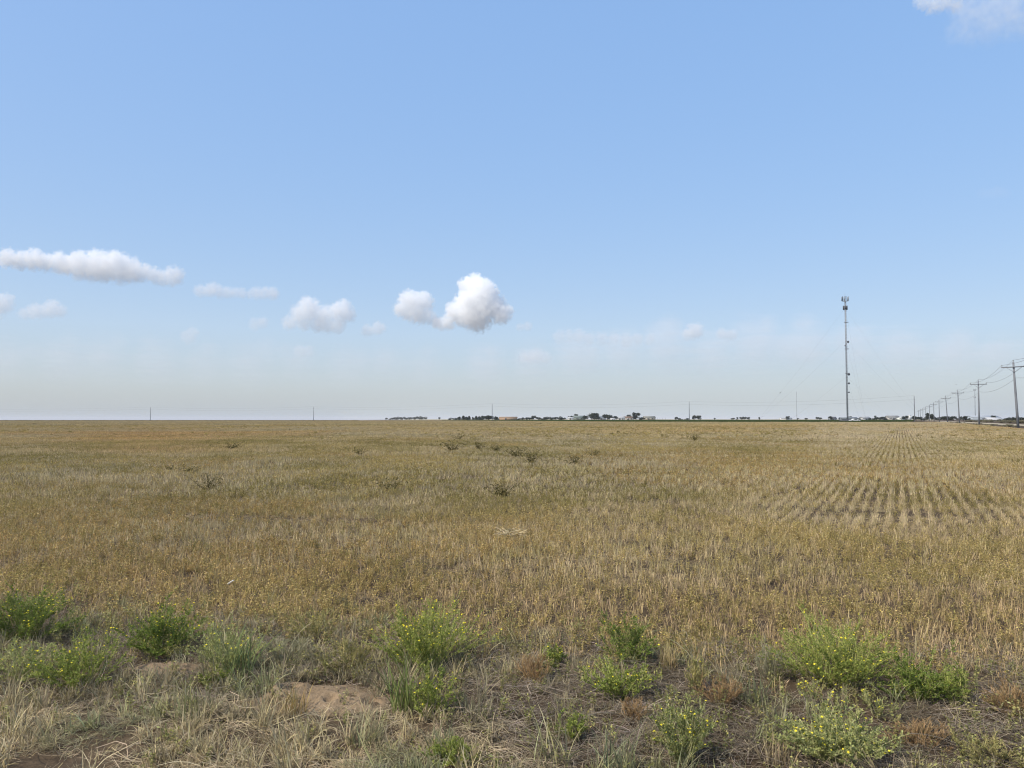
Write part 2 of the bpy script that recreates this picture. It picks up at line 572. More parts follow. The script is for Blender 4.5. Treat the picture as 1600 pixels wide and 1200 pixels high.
def scatter(name, key, xy, rz, scl, tint, tilt=0.0, zscl=None):
    """ONE stuff object: points carrying the plants of a prototype collection"""
    n = len(xy)
    coll, k = protos[key]
    me = bpy.data.meshes.new(name)
    me.vertices.add(n)
    co = np.concatenate([xy, ground(xy[:, 0], xy[:, 1])[:, None]], 1)
    me.vertices.foreach_set('co', co.ravel())
    def attr(nm, ty, fld, dat, dt=np.float32):
        a = me.attributes.new(nm, ty, 'POINT'); a.data.foreach_set(fld, np.ascontiguousarray(dat, dt).ravel())
    rot = np.zeros((n, 3)); rot[:, 2] = rz; rot[:, :2] = rng.normal(0, 1, (n, 2)) * tilt
    sc = np.repeat(scl[:, None], 3, 1)
    if zscl is not None:
        sc[:, 2] = zscl
    attr('rot', 'FLOAT_VECTOR', 'vector', rot); attr('scl', 'FLOAT_VECTOR', 'vector', sc)
    attr('idx', 'INT', 'value', rng.integers(0, k, n), np.int32)
    attr('tint', 'FLOAT_COLOR', 'color', np.concatenate([tint, np.ones((n, 1))], 1))
    o = bpy.data.objects.new(name, me); COL.objects.link(o)
    ng = bpy.data.node_groups.new(name, 'GeometryNodeTree')
    ng.interface.new_socket('Geometry', in_out='INPUT', socket_type='NodeSocketGeometry')
    ng.interface.new_socket('Geometry', in_out='OUTPUT', socket_type='NodeSocketGeometry')
    gi = ng.nodes.new('NodeGroupInput'); go = ng.nodes.new('NodeGroupOutput')
    ci = ng.nodes.new('GeometryNodeCollectionInfo'); ci.inputs[0].default_value = coll
    ci.inputs['Separate Children'].default_value = True; ci.inputs['Reset Children'].default_value = True
    ip = ng.nodes.new('GeometryNodeInstanceOnPoints'); ip.inputs['Pick Instance'].default_value = True
    def na(nm, ty):
        a = ng.nodes.new('GeometryNodeInputNamedAttribute'); a.data_type = ty; a.inputs[0].default_value = nm
        return a.outputs[0]
    lk = ng.links.new
    lk(gi.outputs[0], ip.inputs['Points']); lk(ci.outputs[0], ip.inputs['Instance'])
    lk(na('idx', 'INT'), ip.inputs['Instance Index']); lk(na('scl', 'FLOAT_VECTOR'), ip.inputs['Scale'])
    er = ng.nodes.new('FunctionNodeEulerToRotation'); lk(na('rot', 'FLOAT_VECTOR'), er.inputs[0]); lk(er.outputs[0], ip.inputs['Rotation'])
    lk(ip.outputs[0], go.inputs[0])
    md = o.modifiers.new('scatter', 'NODES'); md.node_group = ng
    me.materials.append(M_inst)
    return tag(o, kind='stuff')


def lerp(a, b, t):
    t = np.clip(t, 0, 1)[:, None]
    return np.asarray(a)[None] * (1 - t) + np.asarray(b)[None] * t


def field_edge(x):
    return 5.12 - 0.21 * x + 0.5 * (fbm(x * 0.9, x * 0 + 3.3, 21) - 0.5)


# the sheet of the stubble field: X, Y -> inside?
def in_field(xy):
    x, y = xy[:, 0], xy[:, 1]
    ok = (y + rng.normal(0, 0.28, len(x)) * (y < 8) > field_edge(x)) & (x < 0.5057 * y + 14.0)
    px = 800 + 1201 * x / y
    lim = np.interp(px, [-200, 560, 690, 740, 800, 880, 960, 1060, 1180, 1290, 1425, 1500, 1700], [585, 600, 585, 515, 455, 365, 305, 280, 270, 266, 268, 300, 300])
    return ok & (y < lim)


def rows(y0, y1, step, jitter, margin=0.72, keep=1.0, pitch=0.19):
    k = np.arange(-int(y1 * 1.4 / pitch), int(y1 * 1.4 / pitch)) * pitch
    s_ = np.arange(-y1 * 0.6, y1 * 1.5, step)
    out = []
    for c in np.array_split(k, max(1, len(k) * len(s_) // 3000000)):
        A, B = np.meshgrid(c, s_)
        A = A.ravel() + rng.normal(0, jitter, A.size); B = B.ravel() + rng.uniform(-0.5, 0.5, B.size) * step
        xy = np.stack([A * PERP.x + B * ROW.x, A * PERP.y + B * ROW.y], 1)
        m = (xy[:, 1] > y0) & (xy[:, 1] < y1) & (np.abs(xy[:, 0]) < margin * xy[:, 1] + 0.4)
        xy = xy[m]
        if keep < 1:
            xy = xy[rng.random(len(xy)) < keep]
        out.append(xy)
    xy = np.concatenate(out)
    j = rng.normal(0, 0.10, len(xy)) * (1 - bare(xy)) ** 2          # weeds and lodging blur the rows away from the open part
    xy = xy + j[:, None] * np.array([PERP.x, PERP.y])[None]
    return xy[in_field(xy)]


def uniform(y0, y1, dens, margin=0.72):
    n = int(margin * 2 * y1 * (y1 - y0) * dens)
    xy = np.stack([rng.uniform(-margin * y1 - 0.4, margin * y1 + 0.4, n), rng.uniform(y0, y1, n)], 1)
    return xy[np.abs(xy[:, 0]) < margin * xy[:, 1] + 0.4]


def bare(xy):
    """1 where the drill rows stand on open soil (the right-hand part of the field), 0 where weeds have filled them"""
    x, y = xy[:, 0], xy[:, 1]
    px = 800 + 1201 * x / np.maximum(y, 1)
    q = 655 + 1200 * (EYE - 0.09 - 0.3 * ss(10, 90, y)) / np.maximum(y, 1)
    a = 0.47 * ss(1100, 1240, px) * ss(722, 738, q) * (1 - ss(800, 830, q))
    b = 0.72 * ss(1200, 1320, px) * (1 - ss(1450, 1560, px)) * (1 - ss(722, 736, q))
    c = ss(1120, 1330, px) * 0.3 * (1 - ss(800, 850, q))
    return np.clip(1.15 * np.maximum(np.maximum(a, b), c) + 0.9 * (fbm(x * 0.3, y * 0.3, 77) - 0.5) * (px > 1000) - 0.04, 0, 1) * (1 - ss(825, 860, q))


def straw_tint(xy):
    x, y = xy[:, 0], xy[:, 1]
    d = np.maximum(y, 4)
    u = x / d * 26; v = np.log(d) * 13                       # patches keep a like size at every distance of the field
    n1 = fbm(x * 0.09, y * 0.045, 31); n2 = fbm(x * 0.8, y * 0.8, 35); n3 = fbm(u * 0.5, v * 1.6, 41)
    c = lerp((0.51, 0.38, 0.19), (0.46, 0.37, 0.22), (n1 - 0.35) * 3)
    olive = ss(0.50, 0.68, n3)
    c = c * (1 - olive[:, None] * 0.4) + np.array((0.31, 0.265, 0.10)) * olive[:, None] * 0.4
    rust = ss(0.58, 0.75, fbm(x * 0.05 + 9, y * 0.03, 51)) * 0.55
    c = c * (1 - rust[:, None]) + np.array((0.50, 0.31, 0.115)) * rust[:, None]
    far = ss(25, 120, y)[:, None] * 0.35
    c = c * (1 - far) + np.array((0.39, 0.295, 0.135)) * far
    px = 800 + 1201 * x / d; py = 655 + 1200 * 1.2 / d
    warm = (np.exp(-((px - 240) / 130) ** 2 - ((py - 686) / 16) ** 2) * 0.6)[:, None]      # the rusty patch far out on the left
    c = c * (1 - warm) + np.array((0.50, 0.29, 0.11)) * warm
    band = ss(0.45, 0.75, fbm(x * 0.02 + 3, np.log(d) * 16, 47))[:, None] * ss(12, 20, y)[:, None] * 0.3
    c = c * (1 - band) + np.array((0.40, 0.34, 0.22)) * band
    c = c * (0.82 + 0.36 * n2[:, None])
    e = (1 - ss(5.8, 8.5, y + 0.26 * x + 2.2 * (n2 - 0.5)))[:, None] * 0.4
    c = c * (1 - e) + np.array((0.46, 0.30, 0.15)) * e
    b = bare(xy)[:, None] * 0.5
    c = c * (1 - b) + np.array((0.58, 0.475, 0.31)) * b
    return c * (1.02 + 0.22 * rng.random((len(xy), 1)))


def weed_tint(xy):
    x, y = xy[:, 0], xy[:, 1]
    n1 = fbm(x * 0.35, y * 0.2, 61); n2 = rng.random(len(xy))
    c = lerp((0.228, 0.189, 0.068), (0.405, 0.308, 0.125), (n1 - 0.3) * 2.2 + (n2 - 0.5) * 0.8)
    r = (ss(0.55, 0.72, fbm(x * 0.22 + 5, y * 0.1, 67)) * (n2 > 0.3))[:, None]
    c = c * (1 - 0.5 * r) + np.array((0.41, 0.265, 0.115)) * 0.5 * r
    return c * (0.86 + 0.44 * rng.random((len(xy), 1)))


def put(name, key, xy, tint, s0, s1, tilt=0.08, along=False, hs=None):
    n = len(xy)
    rz = np.full(n, -R(26.82)) + math.pi * rng.integers(0, 2, n) if along else rnd(n, 0, 6.28)
    s_ = rnd(n, s0, s1)
    return scatter(name, key, xy, rz, s_, tint, tilt, s_ * hs if hs is not None else None)


def thin(xy, p):
    return xy[rng.random(len(xy)) < p]


def height(xy):
    return 0.58 + 0.55 * fbm(xy[:, 0] * 0.5, xy[:, 1] * 0.5, 91)


def gap(xy):
    """1 in the wheel ruts and bare patches of the field"""
    out = np.zeros(len(xy))
    for (ax, ay), (bx, by), w in (((255, 806), (600, 819), 0.16), ((600, 819), (790, 822), 0.08), ((1185, 784), (1265, 764), 0.07), ((1290, 806), (1352, 803), 0.22), ((690, 812), (1000, 800), 0.06)):
        A, B = P(ax, ay), P(bx, by)
        d = np.array([B.x - A.x, B.y - A.y]); r = xy - np.array([A.x, A.y])
        t = np.clip((r @ d) / (d @ d), 0, 1)
        q_ = np.hypot(*(r - t[:, None] * d[None]).T)
        out = np.maximum(out, 1 - ss(w * 0.6, w * 1.6, q_ + 0.1 * (vnoise(xy[:, 0] * 3, xy[:, 1] * 3, 7) - 0.5)))
    for cx, cy, rx, ry in ((590, 943, 30, 10), (1072, 884, 50, 9), (700, 895, 28, 6), (1220, 930, 24, 7), (1500, 905, 20, 6), (300, 905, 26, 6), (980, 850, 22, 4)):
        c_ = P(cx, cy); k = c_.y / 1200
        q_ = np.hypot((xy[:, 0] - c_.x) / (rx * k), (xy[:, 1] - c_.y) / (ry * k * c_.y / 1.45))
        out = np.maximum(out, 0.92 * (1 - ss(0.6, 1.2, q_)))
    return out


xy = rows(4.2, 19, 0.034, 0.016); xy = thin(xy, (0.35 + 0.65 * ss(0.25, 0.5, fbm(xy[:, 0] * 1.1, xy[:, 1] * 1.1, 71))) * (1 - gap(xy)) * (1 - ss(12, 19, xy[:, 1])))
put('stubble', 'stubble_near', xy, straw_tint(xy), 0.8, 1.2, 0.1, hs=height(xy))
xy = rows(12, 60, 0.2, 0.012); xy = thin(xy, (0.5 + 0.5 * ss(0.25, 0.45, fbm(xy[:, 0] * 0.8, xy[:, 1] * 0.8, 72))) * (1 - gap(xy)) * ss(12, 19, xy[:, 1]) * (1 - ss(40, 60, xy[:, 1])))
put('stubble', 'stubble_mid', xy, straw_tint(xy), 0.9, 1.2, 0.07, True, hs=height(xy))
xy = rows(40, 170, 0.9, 0.012); xy = thin(xy, ss(40, 60, xy[:, 1]) * (1 - ss(120, 170, xy[:, 1])))
put('stubble', 'stubble_far', xy, straw_tint(xy), 0.9, 1.2, 0.03, True, hs=height(xy))
xy = uniform(118, 620, 0.17); xy = xy[in_field(xy)]; xy = thin(xy, ss(118, 165, xy[:, 1]))
put('stubble', 'stubble_patch', xy, straw_tint(xy), 1.0, 1.4, 0.0, True)

xy = uniform(4.2, 20, 230); xy = xy[in_field(xy)]
xy = thin(xy, (0.25 + 0.75 * ss(0.35, 0.62, fbm(xy[:, 0] * 0.55, xy[:, 1] * 0.4, 73))) * (1 - 0.8 * bare(xy)) * (1 - gap(xy)) * (1 - ss(12, 20, xy[:, 1])))
put('field_weeds', 'weed_near', xy, weed_tint(xy), 0.55, 1.15, 0.15)
xy = uniform(12, 62, 62); xy = xy[in_field(xy)]
xy = thin(xy, (0.2 + 0.8 * ss(0.38, 0.62, fbm(xy[:, 0] * 0.25, xy[:, 1] * 0.12, 74))) * (1 - 0.9 * bare(xy)) * (1 - gap(xy)) * ss(12, 20, xy[:, 1]) * (1 - ss(42, 62, xy[:, 1])))
put('field_weeds', 'weed_mid', xy, weed_tint(xy), 0.6, 1.25, 0.15)
xy = uniform(42, 420, 0.8); xy = xy[in_field(xy)]
xy = thin(xy, (0.25 + 0.75 * ss(0.4, 0.62, fbm(xy[:, 0] * 0.08, xy[:, 1] * 0.03, 75))) * (1 - 0.9 * bare(xy)) * (1 - 0.6 * ss(60, 200, xy[:, 1])) * ss(42, 62, xy[:, 1]))
put('field_weeds', 'weed_far', xy, weed_tint(xy), 0.6, 1.2, 0.1)

# ------------------------------------------------------------------ the verge in front: thatch, tufts and dead stalks
MOUND = P(505, 1092); MOUND2 = P(255, 1048)


def clear_mounds(xy):
    a = ((xy[:, 0] - MOUND.x) / 0.29) ** 2 + ((xy[:, 1] - MOUND.y - 0.03) / 0.17) ** 2 > 1 + rng.normal(0, 0.5, len(xy))
    b = ((xy[:, 0] - MOUND2.x) / 0.24) ** 2 + ((xy[:, 1] - MOUND2.y) / 0.13) ** 2 > 1 + rng.normal(0, 0.3, len(xy))
    e = P(70, 1200); e2 = P(1180, 1195)
    c = np.hypot((xy[:, 0] - e.x) / 0.3, (xy[:, 1] - e.y) / 0.12) > 1 + rng.normal(0, 0.2, len(xy))
    d = np.hypot((xy[:, 0] - e2.x) / 0.16, (xy[:, 1] - e2.y) / 0.10) > 1 + rng.normal(0, 0.2, len(xy))
    return xy[a & b & c & d]


def pxof(xy):
    return 800 + 1201 * xy[:, 0] / (xy[:, 1] + 0.03), 655 + 1200 * EYE / xy[:, 1]


def verge(dens):
    xy = uniform(2.9, 7.2, dens, 0.72)
    xy = xy[xy[:, 1] < field_edge(xy[:, 0]) + rng.normal(0.12, 0.36, len(xy))]
    return clear_mounds(xy)


def pale(xy):
    """1 on the thick bleached grass at the lower left, 0 on the grey litter of the middle and right"""
    px, py = pxof(xy)
    n = fbm(xy[:, 0] * 1.5, xy[:, 1] * 1.5, 81)
    a = (1 - ss(640, 860, px)) * ss(1080, 1130, py)
    return np.clip(a + 0.9 * (n - 0.5) + 0.12, 0, 1)


def leftish(xy):
    px, py = pxof(xy)
    return 1 - ss(700, 900, px + 160 * (fbm(xy[:, 0] * 2, xy[:, 1] * 2, 88) - 0.5))


def verge_tint(xy, grey, mid, gold):
    n = fbm(xy[:, 0] * 2.1, xy[:, 1] * 2.1, 83); p = pale(xy)
    c = lerp(grey, gold, p + (rng.random(len(xy)) - 0.5) * 0.5)
    g_ = ss(0.5, 0.68, n)[:, None] * 0.75
    c = c * (1 - g_) + np.array(mid) * g_
    return c * (0.75 + 0.5 * rng.random((len(xy), 1)))


xy = verge(330); xy = thin(xy, np.maximum(0.08 + 0.92 * pale(xy), 0.4 * leftish(xy)) * (0.15 + 0.85 * ss(0.36, 0.55, fbm(xy[:, 0] * 3.4, xy[:, 1] * 3.4, 84))))
put('dry_grass', 'thatch', xy, verge_tint(xy, (0.36, 0.295, 0.20), (0.27, 0.27, 0.145), (0.49, 0.395, 0.235)), 0.4, 0.85, 0.25)
xy = verge(260); xy = thin(xy, np.maximum(0.3 + 0.7 * pale(xy), 0.85 * leftish(xy)) * (0.12 + 0.88 * ss(0.42, 0.6, fbm(xy[:, 0] * 4, xy[:, 1] * 4, 85))))
put('dry_grass', 'tuft', xy, verge_tint(xy, (0.33, 0.28, 0.165), (0.26, 0.28, 0.13), (0.46, 0.38, 0.22)), 0.45, 1.15, 0.2)
xy = verge(260); xy = thin(xy, (1 - 0.75 * np.maximum(pale(xy), 0.6 * leftish(xy))) * (0.3 + 0.7 * ss(0.35, 0.6, fbm(xy[:, 0] * 2.5, xy[:, 1] * 2.5, 86))))
put('dead_stalks', 'litter', xy, verge_tint(xy, (0.265, 0.215, 0.16), (0.175, 0.14, 0.095), (0.46, 0.37, 0.23)), 0.7, 1.3, 0.16)
xy = verge(70); xy = thin(xy, 0.25 + 0.75 * (1 - pale(xy)))
put('low_weeds', 'weed_near', xy, weed_tint(xy) * np.array([0.75, 0.9, 0.9]), 0.5, 1.2, 0.2)
# stalks fallen between the stubble rows
xy = uniform(4.3, 14, 30); xy = xy[in_field(xy)]
put('dead_stalks', 'litter', xy, straw_tint(xy) * 0.8, 0.6, 1.1, 0.1)

# ------------------------------------------------------------------ sandy mounds
def mound(name, c, rx, ry, h, holes, label, seed):
    n = 70
    t = np.linspace(-1.15, 1.15, n)
    U, V = np.meshgrid(t, t)
    r = np.hypot(U, V)
    X = c.x + U * rx; Y = c.y + V * ry
    edge = 1 + 0.35 * (fbm(U * 1.6 + 5, V * 1.6, seed) - 0.5)
    z = h * (1 - ss(0.0, 1.0, r / edge)) + h * 0.5 * (fbm(U * 4, V * 4, seed + 1) - 0.5) * (1 - ss(0.6, 1, r))
    z += h * 0.35 * (fbm(U * 12, V * 12, seed + 2) - 0.5) + 0.006 * (vnoise(U * 60, V * 60, seed + 3) - 0.5)
    for hx, hy, hr, hd in holes:
        d = np.hypot((U - hx) * rx, (V - hy) * ry) / hr
        z += -hd * np.exp(-(d ** 4)) + hd * 0.35 * np.exp(-((d - 1.5) ** 2) * 4)
    Z = ground(X, Y) + z - 0.03 * ss(0.75, 1.1, r)
    q = Geo()
    ix = (np.arange(n - 1)[:, None] * n + np.arange(n - 1)[None]).ravel()
    q.add(np.stack([X - c.x, Y - c.y, Z - c.z], -1).reshape(-1, 3), np.stack([ix, ix + 1, ix + n + 1, ix + n], 1))
    o = q.build(name, M_sand, smooth=True); o.location = c
    k = Geo()
    for _ in range(int(150 * rx / 0.4)):                     # crumbs and clods lying on the slope
        a_ = random.uniform(0, 6.28); r_ = random.random() ** 0.5 * 1.02
        i_, j_ = int((math.cos(a_) * r_ + 1.15) / 2.3 * (n - 1)), int((math.sin(a_) * r_ + 1.15) / 2.3 * (n - 1))
        p_ = np.array((X[j_, i_] - c.x, Y[j_, i_] - c.y, Z[j_, i_] - c.z))
        s_ = random.choice((0.002, 0.003, 0.004, 0.007)) * random.uniform(0.7, 1.3)
        v_ = rng.normal(0, 1, (6, 3)) * 0.15 + np.array(((1, 0, 0), (-1, 0, 0), (0, 1, 0), (0, -1, 0), (0, 0, 0.8), (0, 0, -0.6)))
        k.add(p_ + v_ * s_, [(0, 2, 4), (2, 1, 4), (1, 3, 4), (3, 0, 4), (2, 0, 5), (1, 2, 5), (3, 1, 5), (0, 3, 5)])
    tag(k.build('clods', M_sand, o), kind='stuff')
    return tag(o, label, 'dirt mound')


mound('dirt_mound', MOUND, 0.45, 0.24, 0.048, [(-0.42, 0.28, 0.05, 0.06), (-0.8, 0.12, 0.06, 0.05), (0.35, -0.1, 0.025, 0.04), (0.12, -0.3, 0.03, 0.03), (0.6, -0.25, 0.04, 0.03)],
      'larger bare sandy mound with burrow hollows, in front of the middle flowering bush', 101)
mound('dirt_mound', MOUND2, 0.28, 0.15, 0.045, [(0.3, 0.2, 0.03, 0.02)], 'smaller low patch of bare sand below the second flowering bush from the left', 111)

# ------------------------------------------------------------------ flowering bushes
def bush(name, px, py, wpx, hpx, label, cat, cols, nst=60, leafn=26, br=5, lsize=0.018, lw=0.24, flowers=0.25, group=None, openness=0.0, fcol=(0.80, 0.67, 0.06), tallness=0.0):
    p0 = P(px, py)
    wpx = wpx * 1.16; hpx = hpx * 1.12; lsize = lsize * 0.76; br = br + 3; leafn = int(leafn * 1.3)
    mpp = p0.y / 1200.0
    w = wpx * mpp; sth = (py - 655) / 1200.0
    c = P(px, py - 0.30 * wpx * sth)
    mpp = c.y / 1200.0; w = wpx * mpp
    h = max(hpx * mpp - 0.5 * w * sth, 0.55 * hpx * mpp)
    root = empty(name, c, label, cat, group)
    Rr = w / 2
    az = rnd(nst, 0, 6.28); u = rng.random(nst) ** 0.5
    tip_r = Rr * u * rnd(nst, 0.75, 1.05) * (0.72 + 0.56 * vnoise(az * 1.6, np.full(nst, px * 0.37), 5))
    tip_h = h * np.sqrt(np.maximum(1 - 0.72 * u ** 2, 0.1)) * rnd(nst, 0.55, 1.08) * (0.75 + 0.5 * vnoise(az * 1.3 + 4, u * 2 + px, 6))
    k = rng.random(nst) < 0.14 + tallness
    tip_h[k] *= rnd(k.sum(), 1.05, 1.3)
    base = np.stack([np.cos(az) * Rr * 0.22 * u, np.sin(az) * Rr * 0.22 * u, np.full(nst, -0.01)], 1) + np.concatenate([rng.normal(0, Rr * 0.06, (nst, 2)), np.zeros((nst, 1))], 1)
    K = 9; t = np.linspace(0, 1, K)
    C = np.zeros((nst, K, 3))
    for a, f in ((0, np.cos), (1, np.sin)):
        C[..., a] = base[:, a:a + 1] + (f(az) * tip_r - base[:, a])[:, None] * (t ** 1.25)[None] + rng.normal(0, 0.02, (nst, 1)) * np.sin(t * 3)[None]
    C[..., 2] = base[:, 2:] + tip_h[:, None] * (1 - (1 - t) ** 1.35)[None]
    st = Geo(); lf = Geo(); fl = Geo()
    def stem_col(n):
        return np.array(cols['stem'])[None] * var(n, 0.75, 1.25)
    def ribbons(C_, w0):
        n, kk = C_.shape[:2]
        for a in (0, 1):                                     # two crossed ribbons read as a round stem
            sa = rnd(n, 0, 3.14)
            st.strips(C_, (np.full(n, w0)[:, None] * np.linspace(1, 0.55, kk)[None]), np.stack([np.cos(sa), np.sin(sa), np.zeros(n)], 1), stem_col(n))
    ribbons(C, 0.0018)
    # branchlets
    i = np.repeat(np.arange(nst), br); n = len(i)
    tt = rnd(n, 0.35, 0.97) * (K - 1); j = np.minimum(tt.astype(int), K - 2); f = (tt - j)[:, None]
    p = C[i, j] * (1 - f) + C[i, j + 1] * f
    axd = unit(C[i, j + 1] - C[i, j]); a2 = rnd(n, 0, 6.28)
    d = unit(axd + 0.9 * np.stack([np.cos(a2), np.sin(a2), rnd(n, 0.0, 0.5)], 1) * rnd(n, 0.5, 1.0)[:, None])
    bl = rnd(n, 0.10, 0.28) * h * (1.15 - 0.5 * tt / K)
    t5 = np.linspace(0, 1, 5)
    B = p[:, None] + d[:, None] * bl[:, None, None] * t5[None, :, None]
    B[..., 2] += (bl[:, None] * 0.25) * (t5 ** 2)[None]
    ribbons(B, 0.0011)
    # leaves
    def put_leaves(C_, per, size, lo):
        n_, kk = C_.shape[:2]
        i_ = np.repeat(np.arange(n_), per); m = len(i_)
        q_ = rnd(m, lo, 0.99) * (kk - 1); j_ = np.minimum(q_.astype(int), kk - 2); f_ = (q_ - j_)[:, None]
        p_ = C_[i_, j_] * (1 - f_) + C_[i_, j_ + 1] * f_
        ax_ = unit(C_[i_, j_ + 1] - C_[i_, j_]); a_ = rnd(m, 0, 6.28)
        d_ = unit(0.55 * ax_ + np.stack([np.cos(a_), np.sin(a_), rnd(m, -0.3, 0.6)], 1))
        s_ = size * rnd(m, 0.55, 1.25)
        tone = rng.random(n_)[i_] * 0.6 + rng.random(m) * 0.4
        c_ = lerp(cols['dark'], cols['light'], tone) * var(m, 0.8, 1.2)
        lf.leaves(p_, d_, s_, s_ * lw, np.cross(d_, rng.normal(0, 1, (m, 3))), c_)
    put_leaves(C, leafn, lsize, 0.12 + openness)
    put_leaves(B, 9, lsize * 0.8, 0.1)
    # flower heads: small yellow rays on a green cup
    ends = np.concatenate([C[:, -1], B[:, -1]]); keep = (rng.random(len(ends)) < flowers * 1.15) & (ends[:, 2] > 0.45 * h)
    E_ = ends[keep]; m = len(E_)
    for kk in range(m):
        up = Vector((random.gauss(0, 0.35), random.gauss(0, 0.35) - 0.2, 1)).normalized()
        sx = up.cross(Vector((1, 0, 0))).normalized(); sy = up.cross(sx); r_ = random.uniform(0.0046, 0.0076)
        ctr = Vector(E_[kk]) + up * 0.004
        bud = random.random() < 0.4
        if bud: r_ *= 0.55
        ring = [ctr + (sx * math.cos(q_ * math.pi / 4) + sy * math.sin(q_ * math.pi / 4)) * (r_ if q_ % 2 == 0 else r_ * 0.62) for q_ in range(8)]
        vv = [tuple(ctr + up * 0.003)] + [tuple(z) for z in ring]
        tone = random.uniform(0.75, 1.15)
        fl.add(vv, [(0, 1 + q_, 1 + (q_ + 1) % 8) for q_ in range(8)], np.array(fcol if not bud else (0.42, 0.38, 0.06)) * tone)
        rg = [ctr - up * 0.002 + (sx * math.cos(q_ * math.pi / 2) + sy * math.sin(q_ * math.pi / 2)) * r_ * 0.5 for q_ in range(4)]
        bt = ctr - up * 0.009
        fl.add([tuple(bt)] + [tuple(z) for z in rg], [(0, 1 + (q_ + 1) % 4, 1 + q_) for q_ in range(4)], cols['light'])
    tag(st.build('stems', M_stem, root), kind='stuff')
    tag(lf.build('foliage', M_leaf, root), kind='stuff')
    if m:
        tag(fl.build('flower_heads', M_flower, root), kind='stuff')
    return root


GREEN = dict(dark=(0.10, 0.16, 0.036), light=(0.42, 0.44, 0.105), stem=(0.42, 0.41, 0.15))
DEEP = dict(dark=(0.075, 0.135, 0.030), light=(0.30, 0.345, 0.075), stem=(0.32, 0.31, 0.13))
PALE = dict(dark=(0.18, 0.215, 0.075), light=(0.50, 0.49, 0.19), stem=(0.50, 0.48, 0.24))
GREY = dict(dark=(0.19, 0.19, 0.10), light=(0.41, 0.38, 0.22), stem=(0.40, 0.36, 0.23))
OLIVE = dict(dark=(0.19, 0.19, 0.065), light=(0.43, 0.375, 0.155), stem=(0.43, 0.36, 0.17))
RUST = dict(dark=(0.25, 0.165, 0.085), light=(0.42, 0.29, 0.145), stem=(0.40, 0.27, 0.14))
FB = 'yellow-flowered bushes on the verge'
bush('flowering_bush', 38, 1018, 150, 96, 'dense dark green bush with yellow flowers at the left edge, beside the stubble', 'bush', DEEP, 95, 34, 6, 0.02, flowers=0.22, group=FB)
bush('flowering_bush', 30, 1082, 150, 72, 'paler grey-green flowering bush cut by the left edge, below the dense dark one', 'bush', PALE, 55, 24, 5, 0.018, flowers=0.12, group=FB)
bush('flowering_bush', 122, 1096, 130, 98, 'loose mid-green bush with few buds, right of the paler lower left bush', 'bush', GREEN, 55, 24, 5, 0.02, flowers=0.12, group=FB)
bush('flowering_bush', 252, 1036, 140, 82, 'compact dark green bush with yellow flowers, just above the small bare sand patch', 'bush', DEEP, 80, 32, 6, 0.02, flowers=0.2, group=FB)
bush('flowering_bush', 352, 1068, 125, 88, 'green bush mixed with arching grass, right of the small bare sand patch', 'bush', PALE, 48, 22, 5, 0.018, flowers=0.1, group=FB)
bush('green_weed', 330, 1078, 55, 34, 'small leafy green weed at the right end of the small sand patch', 'weed', GREEN, 26, 16, 3, 0.018, flowers=0.0)
bush('green_weed', 487, 1012, 95, 62, 'faint olive weed with thin stems behind the grey grass above the large mound', 'weed', OLIVE, 34, 18, 5, 0.016, flowers=0.04, openness=0.15)
bush('green_weed', 545, 1066, 120, 66, 'low olive-green weed right behind the top of the large sandy mound', 'weed', OLIVE, 55, 24, 5, 0.015, flowers=0.0)
bush('flowering_bush', 664, 1066, 178, 112, 'big rounded green bush with many yellow flowers, right of the large sandy mound', 'bush', GREEN, 100, 30, 7, 0.018, flowers=0.2, group=FB, tallness=0.1)
bush('flowering_bush', 672, 1130, 66, 78, 'slim young bush with a few yellow flowers, growing beside the long-bladed grass clump', 'bush', GREEN, 24, 22, 5, 0.02, flowers=0.22, group=FB)
bush('flowering_bush', 862, 1046, 42, 40, 'smallest flowering bush, with two bright yellow heads, alone in mid verge', 'bush', GREEN, 22, 20, 4, 0.018, flowers=0.16, group=FB)
bush('flowering_bush', 978, 1050, 100, 78, 'dark leafy bush with tall thin stems, left of the straw-coloured tuft', 'bush', DEEP, 40, 26, 5, 0.02, flowers=0.08, group=FB, tallness=0.25)
bush('flowering_bush', 968, 1106, 112, 78, 'green bush standing over the rusty tuft in the middle of the verge', 'bush', GREEN, 48, 22, 5, 0.018, flowers=0.08, group=FB)
bush('green_weed', 1086, 1092, 52, 66, 'stalky green weed between the straw tuft and the rusty patch', 'weed', OLIVE, 18, 18, 4, 0.018, flowers=0.03, openness=0.1, tallness=0.3)
bush('flowering_bush', 1300, 1092, 205, 120, 'widest flowering bush, green with scattered yellow heads, at the right of the verge', 'bush', GREEN, 120, 30, 7, 0.018, flowers=0.13, group=FB, tallness=0.12)
bush('flowering_bush', 1432, 1110, 120, 80, 'darkest low bush, almost without flowers, joined to the right end of the widest bush', 'bush', DEEP, 60, 30, 6, 0.02, flowers=0.04, group=FB)
bush('green_weed', 1492, 1108, 34, 70, 'narrow upright green grassy weed at the right end of the dark low bush', 'weed', GREEN, 20, 14, 2, 0.02, flowers=0.0, tallness=0.4)
bush('flowering_bush', 1305, 1222, 190, 112, 'pale green bush with yellow flowers on long stems at the bottom right edge', 'bush', PALE, 90, 26, 6, 0.02, flowers=0.14, group=FB, openness=0.05, tallness=0.2)
bush('flowering_stalk', 1272, 1118, 60, 68, 'single branching flower stalk rising in front of the widest bush', 'weed', PALE, 6, 10, 9, 0.014, flowers=0.35, openness=0.3, tallness=0.4)
bush('flowering_stalk', 1372, 1128, 70, 52, 'thin pale flower stalks behind the right side of the bottom edge bush', 'weed', PALE, 8, 10, 8, 0.014, flowers=0.25, openness=0.3, tallness=0.4)
